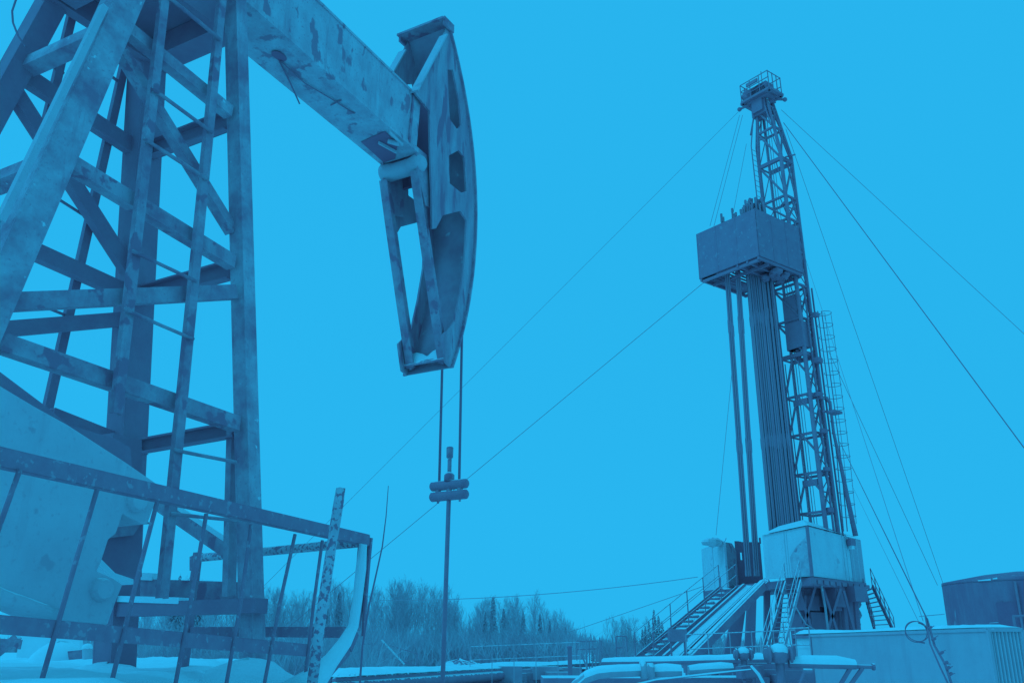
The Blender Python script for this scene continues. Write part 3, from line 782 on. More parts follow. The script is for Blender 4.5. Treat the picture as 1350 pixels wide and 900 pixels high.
# drill pipe stands
PY = 56.6
def vline(px, py, Y, z0, z1, lean=0.0):
    p = aty(px, py, Y); return Vector((p.x, p.y, z0)), Vector((p.x + lean, p.y, z1))
proto = None
def stand(p0, p1, r=0.062):
    """full stand of drill pipe with tool joints"""
    global proto
    L = (p1 - p0).length
    if proto is None:
        m = MB(); n = 8; pts = []; rad = []
        for k in range(3):
            for f, q in ((0, 1.45), (.012, 1.45), (.018, 1), (.318, 1), (.324, 1.4), (.333, 1.4)):
                pts.append(Vector((0, 0, (k / 3 + f)))); rad.append(q * .062)
        m.tube(pts, rad, n); proto = m.build('drill_pipe_stand', M['pipestand'], None, True); o = proto
    else:
        o = proto.copy(); COL.objects.link(o)
    o.location = p0; o.scale = (1, 1, L)
    o.rotation_euler = (p1 - p0).to_track_quat('Z', 'Y').to_euler()
    return tag(o, 'drill pipe stand racked upright in the wide bundle beside the mast', 'drill pipe', 'drill pipe stands in the wide bundle')
M['pipestand'] = material('drill_pipe_steel', 0.03, 0.16, 1.0, snow=0)
_n = M['pipestand'].node_tree.nodes; _l = M['pipestand'].node_tree.links
_oi = _n.new('ShaderNodeObjectInfo'); _hs = _n.new('ShaderNodeMix'); _hs.data_type = 'RGBA'
_b = _n['Principled BSDF']; _src = _b.inputs['Base Color'].links[0].from_socket
_mm = _n.new('ShaderNodeMath'); _mm.operation = 'MULTIPLY'; _mm.inputs[1].default_value = 0.6; _l.new(_oi.outputs['Random'], _mm.inputs[0])
_l.new(_mm.outputs[0], _hs.inputs['Factor']); _l.new(_src, _hs.inputs['A']); _hs.inputs['B'].default_value = tone(0.26); _l.new(_hs.outputs['Result'], _b.inputs['Base Color'])
def z_at_row(x, y, py):
    lo, hi = 0, 60
    for _ in range(40):
        z = (lo + hi) / 2; z_ = z - CAMZ
        if 450 - FX * (-y * sP + z_ * cP) / (y * cP + z_ * sP) > py: lo = z
        else: hi = z
    return z
TOPZ = 31.0
for i in range(15):
    for j in range(4):
        b0 = aty(1015 + i * 2.75, 700, 58.2); t0 = aty(986.5 + i * 2.35, 385, 57.6)
        d = (t0 - b0); 
        base = b0 + RA * 0 + Vector((.05 * j, .17 * j, 0)) - d * ((b0.z - 6.0) / d.z)
        base += Vector((random.uniform(-.03, .03), random.uniform(-.05, .05), 0))
        d = d + Vector((random.uniform(-.035, .035), random.uniform(-.05, .05), 0))
        tp = z_at_row(base.x, 57.6, random.choice((262, 268, 272, 277)) + max(0, 6 - i) * 1.3)
        stand(base, base + d * ((tp - base.z) / d.z))
for cx0, cx1, n in ((957, 978.5, 3), (971, 990, 3)):
    for i in range(n):
        for j in range(2):
            b0 = aty(cx1 + i * 2.6 + 2, 705, 58.2); t0 = aty(cx0 + i * 2.3 + 1, 385, 57.6); d = t0 - b0
            base = b0 + Vector((.05 * j, .2 * j, 0)) - d * ((b0.z - 6.0) / d.z)
            k = ((30.0 if cx0 < 960 else 30.4) + random.uniform(-.4, .6) - base.z) / d.z
            o = stand(base, base + d * k)
            tag(o, 'drill pipe stand in the pair of thin bundles left of the wide one', 'drill pipe', 'drill pipe stands in the two thin bundles')
# caged ladder on the right side
m = MB()
def cg(px0, px1, py): return None
cpt = [(1086, 410, 57), (1095, 480, 57), (1108, 560, 57), (1120, 640, 57), (1128, 700, 57)]
lpts = [aty(1080, 410, 58.2), aty(1096, 520, 58.2), aty(1108, 600, 58.2), aty(1119, 690, 58.2)]
cgl = thing('caged_ladder', 'slender caged ladder with open hoops running up the right side of the rig mast', 'ladder', aty(1119, 700, 58.2))
def lp(y):
    ys = [410, 520, 600, 690]; xs = [1078, 1093, 1103, 1112]
    return float(np.interp(y, ys, xs))
for dx in (0, 5):
    m = MB(); m.tube([aty(lp(y) + dx, y, 58.2) for y in (410, 460, 520, 600, 700)], .035, 5); m.build('stringer', M['rig'], cgl)
for i, y in enumerate(np.arange(411, 694, 15.8)):
    m = MB(); p = aty(lp(y) + 2, y, 58.2); pts = []
    w = 17 * dep(p) / 2
    w *= 1.15
    for t in np.linspace(-2.7, 2.7, 16):
        pts.append(p + RA * (w + w * math.cos(t)) - RB * w * math.sin(t))
    m.tube(pts, .02, 4); m.build('hoop', M['rig'], cgl)
for dx in (9, 17):
    m = MB(); m.tube([aty(lp(y) + dx, y, 57.6) for y in (412, 460, 520, 600, 690)], .018, 4); m.build('cage_strip', M['rig'], cgl)
m = MB(); z = 0; P = [aty(x, y, 58) for x, y in ((1088, 524), (1094, 530), (1096, 545), (1099, 570), (1108, 610), (1117, 655), (1128, 706))]
m.tube(P, [.16, .12, .1, .1, .12, .15, .17], 8); m.build('standpipe', M['rig'], rig, True)
m = MB(); p = aty(1100, 543.5, 57); m.box(p, (RA, RB, Z), (.45, .3, .08)); m.box(p - Vector((.5, 0, -.05)), (RA, RB, Z), (.3, .08, .05)); m.build('floodlight', M['rigdark'], rig)
# ladder on the upper left side of mast
ul = thing('mast_ladder', 'short fine ladder on the left edge of the upper mast, above the pipe board', 'ladder', mp_(-.3, MWB + .2, 30))
for k in (0, .55):
    m = MB(); m.tube([mp_(-.55 + k, MWB + .1, 30.3), mp_(-.55 + k, MWB + .1, zl[-2] - 1), mp_(-.1 + k * .6, MWB - .2, ztop - .2)], .045, 5); m.build('stringer', M['rig'], ul)
for z in np.arange(30.5, zl[-2] - 1, .42):
    m = MB(); m.tube([mp_(-.55, MWB + .1, z), mp_(0, MWB + .1, z)], .02, 4); m.build('rung', M['rig'], ul)
# machinery boxes / joints cluttering the mast right side
m = MB()
for (x, y, w) in ((1079, 520, .42), (1086, 568, .4), (1075, 415, .4), (1078, 475, .5), (1090, 618, .35), (1094, 672, .42), (1036, 268, .3), (1082, 524, .3), (1070, 520, .3), (1042, 205, .2)):
    m = MB(); m.box(aty(x, y, 57.6), (RA, RB, Z), (w * .55, w * .4, w * .35))
    m.bar(aty(x - 6, y + 2, 57.5), aty(x + 6, y - 1, 58.3), .1, .1)
    m.build('mast_clamp', M['rigdark'], rig)

# rig floor and substructure
FZ = 5.7
cA = Vector((.76, .65, 0)).normalized(); cB = Vector((-.45, .89, 0)).normalized()
K0 = atz(1071, 759, FZ)
m = MB()
fl = [atz(*p, FZ - .05) for p in ((968, 771), (1010, 767), (1071, 760), (1142, 768))]
far_ = [p + Vector((1.5, 7, 0)) for p in fl[::-1]]
m.prism(fl + far_, Z * -.45); m.build('rig_floor', M['rigdark'], rig)
# floor edge lip with fittings
m = MB()
for i in range(10): 
    t = i / 9; p = fl[2].lerp(fl[3], t); m.box(p - Z * .25 - Vector((0, .05, 0)), (cA, cB, Z), (.25, .05, .12))
m.build('deck_fitting', M['rig'], rig)
# driller's cabin
dc = thing('rig_cabin', 'pale sheet-metal cabin with sloping roof edge on the rig floor beside the mast foot', 'cabin', K0)
ztc = FZ + 2.95
E0, E1 = aty(1010, 766, 56.6), atz(1141, 768, FZ); E0.z = FZ
def up(p, z): return Vector((p.x, p.y, z))
m = MB(); q = [E0, K0, K0 + Z * 2.85, up(E0, FZ + 2.6)]; n = (K0 - E0).cross(Z).normalized(); n = n if n.dot(CAM - K0) > 0 else -n
m.prism(q, n * -.08)
L = (K0 - E0)
for t in (.48, .53): p = E0.lerp(K0, t); m.bar(p + n * .02, up(p, FZ + 2.7) + n * .02, .05, .03, n)
m.build('side_wall', M['cabin'], dc)
m = MB(); a, b_ = E0.lerp(K0, .58), E0.lerp(K0, .97); m.prism([a + n * .03 + Z * .05, b_ + n * .03 + Z * .05, b_ + n * .03 + Z * 2.3, a.lerp(b_, .35) + n * .03 + Z * 1.7, a + n * .03 + Z * 1.2], n * -.02); m.build('stained_sheet', M['stained'], dc)
m = MB(); n2 = (E1 - K0).cross(Z).normalized(); n2 = n2 if n2.dot(CAM - K0) > 0 else -n2
q = [K0 + (E1 - K0) * .02, E1, up(E1, FZ + 2.7), up(K0, FZ + 2.85) + (E1 - K0) * .02]; m.prism(q, n2 * -.08)
for t in (.62, .68, .80, .90): p = K0.lerp(E1, t); m.bar(p + n2 * .02, up(p, FZ + 2.72) + n2 * .02, .05, .03, n2)
m.build('front_wall', M['cabin'], dc)
m = MB(); m.bar(K0 - Z * .02 + n * .03, up(K0, ztc - .1) + n * .03, .15, .15); m.build('corner_post', M['rig'], dc)
m = MB(); back = Vector((1.2, 3.4, 0))
R0_, R1_, R2_ = up(E0, FZ + 2.62), up(K0, FZ + 2.9), up(E1, FZ + 2.74)
iv = [R0_ + Vector((1.0, -.3, .5)), R1_ + Vector((.1, 1.0, .45)), R2_ + Vector((-.5, 1.0, .45))]
m.add([R0_ + n * .12, R1_ + n * .12 + n2 * .1, R2_ + n2 * .12] + iv, [(0, 1, 4, 3), (1, 2, 5, 4)]); 
m.add([iv[0], iv[1], iv[2], iv[2] + back, iv[0] + back], [(0, 1, 2, 3, 4)])
m.build('roof', M['cabin'], dc)
m = MB(); a, b_ = K0.lerp(E1, .75), K0.lerp(E1, .995); m.prism([a + n2 * .03, b_ + n2 * .03, up(b_, FZ + 2.68) + n2 * .03, up(a, FZ + 2.7) + n2 * .03], n2 * -.02); m.build('facet_shade_panel', M['cont'], dc)  # darker panel laid on to paint the shade of the turned-back end facet
p = K0.lerp(E1, .72); m = MB(); m.box(up(p, FZ + 2.35) + n2 * .25, (cA, cB, Z), (.28, .18, .2)); wlo = m.build('work_lamp', M['rigdark'], dc)
m = MB(); m.box(up(p, FZ + 2.05) + n2 * .25, (cA, cB, Z), (.16, .12, .12)); m.build('lamp_glass', M['snow'], wlo)
# second cabin
Ka = atz(960, 774, FZ - .2); Kl = atz(928, 779, FZ - .2)
Kr = aty(974, 771, Ka.y + 1.3); Kr.z = FZ - .2
c2 = thing('rig_cabin', 'small rounded pale cabin with torn roof flap at the rig floor left edge', 'cabin', Ka)
nn = (Ka - Kl).cross(Z).normalized(); nn = nn if nn.dot(CAM - Ka) > 0 else -nn
hA = 59 * dep(Ka)
m = MB(); m.prism([Kl, Ka, Ka + Z * hA, Kl + Z * (hA * .95)], nn * -.08)
p = Kl.lerp(Ka, .48); m.bar(p + nn * .02, p + Z * hA * .96 + nn * .02, .06, .04, nn); m.build('front_wall', M['cabin'], c2, bevel=.02)
n3 = (Kr - Ka).cross(Z).normalized(); n3 = n3 if n3.dot(CAM - Ka) > 0 else -n3
m = MB(); m.prism([Ka, Kr, Kr + Z * (hA * .86), Kr.lerp(Ka, .35) + Z * (hA * 1.0), Ka + Z * hA], n3 * -.08); m.build('side_wall', M['cabin2'], c2)
m = MB(); q = [Kl + Z * hA * .95, Ka + Z * hA, Ka + Z * (hA + .35) + Vector((.4, 1.2, 0)), Kl + Z * (hA + .45) + Vector((1.2, 1.2, 0))]
m.prism(q, Z * .08); m.ball(Ka + Z * (hA + .02) + Vector((-.7, .5, 0)), .55, 9, 6, (1.3, 1, .5), .25)
m.build('roof', M['cabin'], c2)
m = MB(); m.prism([Kl - Z * .45 + Vector((.1, 0, 0)), Ka - Z * .5, Ka, Kl], nn * -.5); m.build('floor_frame', M['rigdark'], c2)
# wind wall
ww = MB(); A0, A1 = atz(973, 772, FZ), atz(1020, 769, FZ)
A1 = Vector((A1.x, A0.y + .2, FZ))
pz = lambda p, z: up(p, z)
for x0, x1, z0_, z1_ in ((0, .18, 0, 2.95), (.18, .25, 0, 1.7), (.18, .25, 2.2, 2.93), (.25, 1, 0, 2.9)):
    a, b_ = A0.lerp(A1, x0), A0.lerp(A1, x1)
    ww.prism([pz(a, FZ + z0_), pz(b_, FZ + z0_), pz(b_, FZ + z1_), pz(a, FZ + z1_)], (0, .06, 0))
ww.bar(A1 + Z * 2.8, A1 + Z * 3.2, .1, .1)
ww.build('wind_wall', M['rigdark'], rig)
# substructure legs and machinery
m = MB()
def colm(px0, py0, px1, py1, Y, w0, w1, mat=None):
    a, b_ = aty(px0, py0, Y), aty(px1, py1, Y); b_ = a + (b_ - a) * ((a.z) / max(.01, (a.z - b_.z)))
    d = (b_ - a); m.prism([a - Vector((w0 / 2, 0, 0)), a + Vector((w0 / 2, 0, 0)), b_ + Vector((w1 / 2, 0, 0)), b_ - Vector((w1 / 2, 0, 0))], (0, .35, 0))
colm(978, 785, 965, 860, 57.5, .7, 1.0)
colm(992, 785, 989, 860, 57, .5, .6)
colm(1012, 775, 1012, 860, 60, .35, .35); colm(1030, 775, 1022, 860, 60, .35, .35)
m.build('substructure_leg', M['rigdark'], rig)
m = MB(); random.seed(11)
base = atz(1050, 766, FZ)
for i in range(26):
    x = random.uniform(1056, 1126); y = random.choice((783, 795, 808, 820, 829)); w = random.uniform(.3, .9); h = random.uniform(.3, .75)
    if (x > 1076 and x < 1090 and random.random() < .7) or (x > 1103 and y > 790): continue
    m.box(aty(x, y, 57 + random.uniform(0, 2)), (cA, cB, Z), (w, w * .8, h))
for x in (1058, 1067, 1095, 1103): m.tube([aty(x, 772, 58), aty(x + 1, 850, 58)], .16, 8)
m.box(aty(1062, 800, 58), (cA, cB, Z), (1.2, .5, 1.9)); m.box(aty(1098, 795, 59), (cA, cB, Z), (.9, .5, 1.6)); m.box(aty(1075, 780, 58.4), (cA, cB, Z), (1.3, .6, .5)); m.box(aty(1112, 779, 59.5), (cA, cB, Z), (1.4, .6, .45))
for x in (1112, 1120, 1127): m.tube([aty(x, 790, 57.5), aty(x + 5, 845, 57.5)], .2, 7)
for x0, y0, x1, y1 in ((1052, 772, 1075, 845), (1075, 772, 1054, 845), (1085, 775, 1108, 845), (1108, 775, 1087, 845), (1112, 778, 1130, 845)): m.bar(aty(x0, y0, 56.2), aty(x1, y1, 56.2), .14, .14)
m.build('substructure_machinery', M['rigdark'], rig)
m = MB(); m.tube([aty(1082, 768, 55), aty(1088, 800, 55), aty(1094, 850, 55)], .07, 6); m.tube([aty(1049, 800, 54), aty(1062, 822, 54), aty(1078, 832, 54)], .04, 5); m.build('hose', M['riglight'], rig, True)
m = MB()
for (x, y, r) in ((1114, 786, .4), (1122, 782, .4), (1130, 781, .45), (1137, 778, .4), (1129, 790, .4), (1131, 805, .35), (1132, 820, .3), (1113, 795, .25)):
    m.ball(aty(x - 3, y + 4, 60.5), r, 9, 7, (1, 1, 1.2), .22)
m.build('tarpaulin', M['cabin2'], rig)
# right-hand stair
def stair(name, label, L0, L1, R0, R1, n, railh, mats, rails=(True, True), tw=.05):
    root = thing(name, label, 'stairs', (L1 + R1) / 2)
    for a, b_ in ((L0, L1), (R0, R1)):
        m = MB(); m.bar(a, b_, .07, .28); m.build('stringer', M[mats[0]], root)
    for i in range(n):
        t = (i + .5) / n; m = MB(); a, b_ = L0.lerp(L1, t), R0.lerp(R1, t); m.bar(a, b_, .26, tw); m.build('tread', M[mats[1]], root)
    for k, (a, b_) in enumerate(((L0, L1), (R0, R1))):
        if not rails[k]: continue
        m = MB()
        for h in (railh, railh * .55): m.tube([a + Z * h, b_ + Z * h], .024, 5)
        for i in range(6):
            p = a.lerp(b_, i / 5); m.tube([p, p + Z * railh], .03, 5)
        m.build('handrail', M[mats[0]], root)
    return root
stair('stairs', 'steep dark stair with open treads at the right end of the rig floor', aty(1138, 777, 60), aty(1155, 838, 57.5), aty(1150, 772, 60.3), aty(1181, 838, 57.8), 11, 1.1, ('rig', 'rigdark'))
stair('stairs', 'steep pale stair climbing to the front of the rig floor beside the cabin corner', aty(1036, 768, 53.6), aty(1006, 872, 49), aty(1056, 766, 53.6), aty(1029, 872, 49), 16, 1.15, ('riglight', 'bed'))
st3 = stair('stairs', 'long shallow stair with snowy treads and tall handrails left of the pipe slide', aty(949, 775, 55.6), aty(838, 868, 51.5), aty(972, 775, 55), aty(862, 868, 51), 15, 1.35, ('rig', 'rigdark'), tw=.09)
m = MB()
for i in range(15):
    t = (i + .5) / 15; p = aty(949, 775, 55.6).lerp(aty(838, 868, 51.5), t); q = aty(972, 775, 55).lerp(aty(862, 868, 51), t); m.ball((p * .45 + q * .55) + Z * .08, .15, 8, 5, (1.6, 1, .45), .2)
m.build('tread_snow', M['snow'], st3, True)
# catwalk slide (V-door ramp)
sl = thing('pipe_slide', 'broad sloping pipe slide with snow in its trough running down from the rig floor', 'ramp', aty(905, 875, 50))
a0_, a1_ = aty(982, 773, 55), aty(876, 868, 50.5); b0_, b1_ = aty(1008, 774, 54.6), aty(912, 872, 50)
m = MB(); m.prism([a0_, a1_, b1_, b0_], Z * -.1); m.build('slide_bed', M['bed'], sl)
m = MB(); m.prism([a0_.lerp(b0_, .08) + Z * .02, a1_.lerp(b1_, .08) + Z * .02, a1_.lerp(b1_, .42) + Z * .02, a0_.lerp(b0_, .38) + Z * .02], Z * .07); m.build('trough_snow', M['snow'], sl)
m = MB(); m.bar(b0_ + Z * .15, b1_ + Z * .15, .3, .42); m.tube([b0_ + Z * .35 + (b0_ - b1_) * .0, b0_ + (b0_ - b1_) * .02 + Z * .1], .3, 10); m.build('side_beam', M['rig'], sl)
m = MB(); m.bar(b0_ + Z * .40 - (b0_ - a0_) * .1, b1_ + Z * .40 - (b1_ - a1_) * .1, .22, .05); m.build('beam_snow', M['snow'], sl)
m = MB(); m.bar(a0_.lerp(b0_, .62) + Z * .1, a1_.lerp(b1_, .62) + Z * .1, .12, .3); m.bar(a0_, a1_, .16, .4); m.build('guide_rail', M['rig'], sl)
m = MB(); p = aty(893, 837, 49); m.box(p, ((1, 0, 0), (0, 1, 0), Z), (.45, .3, .3)); 
for dx in (-.35, .35): m.bar(p + Vector((dx, 0, -.3)), Vector((p.x + dx, p.y, 0)), .08, .08)
single(m, 'control_box', M['rig'], 'small grey box on two legs in front of the long rig stair', 'box')

# ------------------------------------------------------------------ guy wires
def wire(pts, r, lab, mat='wirefar', sag=0.0, name='guy_wire'):
    P = []
    for (a, b_) in zip(pts[:-1], pts[1:]):
        for i in range(12): P.append(a.lerp(b_, i / 12))
    P.append(pts[-1])
    if sag:
        n = len(P)
        for i in range(n): t = i / (n - 1); P[i] = P[i] - Z * sag * 4 * t * (1 - t)
    m = MB(); m.tube(P, r, 5, True)
    return single(m, name, M[mat], lab, 'cable', 'guy wires of the drilling rig')
def toground(a, b_):
    d = b_ - a
    if d.z < -.01: return a + d * (a.z / -d.z)
    return b_
def gw(p0, Y0, p1, Y1, r, lab, mat='wirefar', ext=True, sag=0):
    a, b_ = aty(*p0, Y0), aty(*p1, Y1)
    if ext: b_ = toground(a, b_)
    return wire([a, b_], r, lab, mat, sag)
gw((973, 148), 58.8, (455, 665), 66, .015, 'long guy wire running from the rig crown down left to the railing pole')
gw((927, 373), 58.4, (489, 736), 62, .018, 'guy wire from the left corner of the pipe board down left behind the polished rod', 'wire')
gw((1030, 145), 58, (1350, 440), 52, .02, 'guy wire from the crown leaving the right edge at mid height')
gw((1033, 162), 58, (1350, 590), 40, .026, 'dark guy wire from the upper mast leaving the right edge lowest', 'wire')
gw((1036, 170), 58.5, (1243, 768), 62, .018, 'faint guy wire from the upper mast ending at the left side of the dark tank', ext=False)
gw((1060, 335), 58, (1217, 818), 30, .013, 'thin guy wire from the pipe board crossing another and meeting the cable coil', ext=False)
gw((1092, 462), 58, (1236, 771), 60, .018, 'thin guy wire from the top of the caged ladder towards the dark tank', ext=False)
gw((1123, 639), 58, (1212, 821), 27, .01, 'short faint guy wire from the ladder foot to the cable coil', ext=False)
gw((975, 152), 59, (936, 298), 58.4, .02, 'outer of the stay lines from the crown to the pipe board left side', ext=False)
gw((979, 152), 59, (941, 299), 57.4, .02, 'inner of the stay lines from the crown to the pipe board left side', ext=False)
gw((984, 190), 59, (966, 284), 57.6, .018, 'shortest stay line from the upper mast to the pipe board', ext=False)
gw((966, 480), 58, (944, 705), 58, .018, 'faint vertical line hanging left of the thin pipe bundles', ext=False)
gw((920, 760), 57, (500, 791), 60, .02, 'nearly level cable from the small cabin to the left across the trees', ext=False, sag=.35)
gw((928, 772), 57, (750, 833), 75, .02, 'short faint cable sloping down left from the small cabin', ext=False)
gw((1212, 812), 30, (1245, 809), 33, .012, 'short level wire between the cable coil and the dark tank', ext=False)
# heavy anchored cable with clamps and a coil in front of the container
ac = thing('anchor_cable', 'heavy dark stay cable with clamps and a twisted tail in front of the container', 'cable', aty(1258, 905, 21))
m = MB(); P = [aty(1107, 582, 57), aty(1222, 815, 24)]; m.tube(P, .017, 6); m.tube([aty(1222, 815, 24), aty(1232, 850, 23), aty(1246, 875, 22.3), aty(1256, 905, 21.5)], .028, 6)
m.tube([aty(1220, 812, 24), aty(1226, 848, 23), aty(1240, 880, 22.3), aty(1252, 905, 21.5)], .02, 6); m.build('stay_rope', M['wire'], ac, True)
for (x, y) in ((1226, 827), (1231, 842), (1241, 860), (1247, 873), (1250, 880), (1253, 888)):
    m = MB(); p = aty(x, y, 23 if y < 850 else 22); m.box(p, ((1, 0, .6), (0, 1, 0), (-.6, 0, 1)), (.04, .04, .022)); e_ = random.uniform(-.05, .09); m.tube([p - Vector((.05, 0, .02)), p + Vector((.11, 0, e_))], .009, 5); m.build('rope_clamp', M['wire'], ac)
m = MB(); pts = []
for i in range(60):
    t = i / 59 * 2 * math.pi * 2.2; r = .27 + .02 * math.sin(t * 1.7)
    pts.append(aty(1208, 832, 23.6) + Vector((r * 1.05 * math.cos(t), .02 * math.sin(t * .5), r * .86 * math.sin(t))))
m.tube(pts, .011, 5); m.tube([aty(1208, 845, 23.6), aty(1219, 847, 23.6)], .02, 5); m.build('coil', M['wire'], ac, True)

# ------------------------------------------------------------------ container, tank
CZ = 2.3
c0, c1 = atz(1045, 835, CZ), atz(1301, 824.5, CZ)
cd = (c1 - c0).normalized(); cn = cd.cross(Z); cn = cn if cn.dot(CAM - c0) > 0 else -cn
W_ = 0.95
cz = thing('site_container', 'long pale steel site container with corrugated end and snow on its roof', 'container', ((c0 + c1) / 2).to_2d().to_3d())
def cp(t, w, z): p = c0.lerp(c1, t) - cn * w; p.z = z; return p
CL = (c1 - c0).length
m = MB(); m.prism([cp(.135, 0, -.3), cp(1, 0, -.3), cp(1, 0, CZ - .1), cp(.135, 0, CZ - .1)], -cn * .05); m.prism([cp(0, W_, -.3), cp(1, W_, -.3), cp(1, W_, CZ - .1), cp(0, W_, CZ - .1)], cn * .05); m.prism([cp(0, .05, -.3), cp(0, W_ - .05, -.3), cp(0, W_ - .05, CZ - .1), cp(0, .05, CZ - .1)], cd * .05)
m.build('side_wall', M['cont'], cz)
m = MB(); m.prism([cp(.004, .06, -.3), cp(.13, .06, -.3), cp(.13, .06, CZ - .12), cp(.004, .06, CZ - .12)], -cn * .05)
for z in (1.9, 1.75, 1.45): m.bar(cp(.006, .05, z), cp(.128, .05, z), .03, .035)
m.build('door_panel', M['contdoor'], cz)
m = MB()
for t in (.0, .132): m.bar(cp(t, 0, -.3), cp(t, 0, CZ - .1), .1, .1, cn)
m.bar(cp(.0, 0, CZ - .13), cp(.13, 0, CZ - .13), .06, .1)
m.build('door_frame', M['rig'], cz)
m = MB(); e0, e1 = cp(1, 0, 0), cp(1, W_, 0); ed = (e1 - e0); N = 56
ring = []
for i in range(N + 1):
    t = i / N; ph = (t * 9) % 1; dd = .0 if ph < .35 else (.09 if .5 < ph < .85 else .045)
    ring.append(e0 + ed * t + cd * (dd - .03))
for a, b_ in zip(ring[:-1], ring[1:]):
    m.add([up(a, -.3), up(b_, -.3), up(b_, CZ - .12), up(a, CZ - .12)], [(0, 1, 2, 3)])
m.build('corrugated_end', M['contlight'], cz)
m = MB(); m.bar(cp(1.002, -.01, CZ - .1), cp(1.002, W_ + .01, CZ - .1), .1, .1); m.bar(cp(1.002, 0, -.3), cp(1.002, 0, CZ - .1), .08, .08, cn); m.bar(cp(1.002, W_, -.3), cp(1.002, W_, CZ - .1), .1, .1, cn); m.bar(cp(.135, -.01, CZ - .1), cp(1, -.01, CZ - .1), .05, .09)
m.build('corner_frame', M['cont'], cz)
m = MB(); nx = 60; ny = 6
for i in range(nx + 1):
    for j in range(ny + 1):
        t = i / nx; w = j / ny; e = min(1, 6 * min(w + .02, 1 - w + .02)) * min(1, 25 * min(t + .004, 1 - t + .002))
        p = cp(t, -.04 + w * (W_ + .08), CZ - .04 + (.09 + .10 * (.5 + .5 * math.sin(t * 9 + 1)) * (1 - t)) * e * random.uniform(.85, 1.1)); m.v.append(p)
m.f = [(i * (ny + 1) + j, i * (ny + 1) + j + 1, (i + 1) * (ny + 1) + j + 1, (i + 1) * (ny + 1) + j) for i in range(nx) for j in range(ny)]
m.build('roof_snow', M['snow'], cz, True)
tk = thing('storage_tank', 'big dark round storage tank rising behind the container at the right edge', 'tank', (22.4, 41, 0))
m = MB(); n = 64
tc_ = Vector((22.1, 40.8, 0)); TRd = 3.15
zt0 = 4.35
m.tube([tc_, tc_ + Z * zt0], TRd, n, False)
m.build('shell', M['tank'], tk, True)
m = MB(); m.tube([tc_ + Z * zt0, tc_ + Z * (zt0 + .12), tc_ + Z * (zt0 + .4), tc_ + Z * (zt0 + .55)], [TRd + .01, TRd + .0, TRd * .5, .2], n); m.build('lid', M['tank'], tk, True)
m = MB()
def tkp(px, z, off=.02):      # point on the shell at this column
    r = ray(px, 790); ang = math.atan2(r.x, r.y); d = Vector((math.sin(ang), math.cos(ang), 0)); o = Vector((0, 0, 0)) - tc_
    b2 = o.dot(d); cc = o.dot(o) - (TRd + off) ** 2; s = -b2 - math.sqrt(max(0, b2 * b2 - cc)); p = d * s; return Vector((p.x, p.y, z))
q = [tkp(1312, .8), tkp(1322, .8), tkp(1333, .8), tkp(1345, .8)]; 
for a, b_ in zip(q[:-1], q[1:]): m.add([a, b_, up(b_, 3.55), up(a, 3.5)], [(0, 1, 2, 3)])
m.build('hatch_shade', M['recess_shade'], tk)  # black patch on the shell painting the dark of an opening
m = MB(); 
for a, b_, z in ((1293, 1310, 4.38), (1313, 1319, 4.42)): m.prism([tkp(a, z, .05), tkp(b_, z, .05), tkp(b_, z + .07, .05), tkp(a, z + .04, .05)], Vector((0, -.03, 0)))
m.build('snow_patch', M['snow'], tk)
m = MB(); m.tube([tkp(1342, 1, .1), tkp(1342, 4.3, .1)], .05, 6); m.tube([tkp(1300, 1.5, .6), tkp(1300, 2.7, .6), tkp(1312, 2.7, .6)], .03, 5); m.build('downpipe', M['rig'], tk)
m = MB(); 
for z in (3.0, 2.2): m.tube([aty(1335, 812, 36) * 1 + Z * (z - 3), aty(1400, 808, 36) + Z * (z - 3)], .05, 6)
m.tube([aty(1336, 812, 36), Vector((aty(1336, 812, 36).x, 36, 0))], .05, 6)
single(m, 'hand_railing', M['rig'], 'short grey hand railing at the far right edge beside the tank', 'railing')

# ------------------------------------------------------------------ pipework between the pad and the rig
def snowpipe(pts, r, lab, mat='pipe', snowh=.5, name='pipeline', group=None, flange=None, seg=3):
    loc = up(pts[0], 0)
    root = thing(name, lab, 'pipe', loc, group)
    m = MB(); m.tube(pts, r, 14); 
    if flange:
        for f in flange:
            i = int(f * (len(pts) - 1)); a = pts[i]; d = (pts[min(i + 1, len(pts) - 1)] - pts[max(0, i - 1)]).normalized(); m.tube([a - d * .05, a + d * .05], r * 1.5, 14)
    m.build('pipe', M[mat], root, True)
    m = MB(); k = 7; P = []
    for a, b_ in zip(pts[:-1], pts[1:]):
        n = max(2, int((b_ - a).length / .35)); P += [a.lerp(b_, i / n) for i in range(n)]
    P.append(pts[-1])
    for i, p in enumerate(P):
        d = (P[min(i + 1, len(P) - 1)] - P[max(i - 1, 0)]); d.z = 0
        sd_ = Vector((-d.y, d.x, 0)).normalized() if d.length > .01 else Vector((1, 0, 0))
        hh_ = r * snowh * random.uniform(.75, 1.2) * (0.2 if i in (0, len(P) - 1) else 1)
        for j in range(k):
            t = math.pi * j / (k - 1); m.v.append(p + sd_ * math.cos(t) * r * 1.02 + Z * (math.sin(t) * (r + hh_) + .0))
    m.f = [(i * k + j, i * k + j + 1, (i + 1) * k + j + 1, (i + 1) * k + j) for i in range(len(P) - 1) for j in range(k - 1)]
    m.build('snow_cap', M['snow'], root, True)
    return root
def supports(root, pts, r):
    m = MB()
    for p in pts: m.bar(p - Z * r, up(p, -.05), .1, .1); 
    m.build('support', M['rigdark'], root)
P = [aty(x, y, Y) for x, y, Y in ((796, 872, 24), (880, 871, 22.5), (968, 869, 21), (1040, 868, 20))]
r_ = snowpipe(P, .085, 'long snow-topped dark pipeline running level across towards the rig stairs', 'pipedrk', .35); supports(r_, P[1:3], .1)
P = [aty(x, y, 17) for x, y in ((748, 922), (760, 903), (771, 893), (787, 887), (805, 885), (828, 884), (848, 883))]
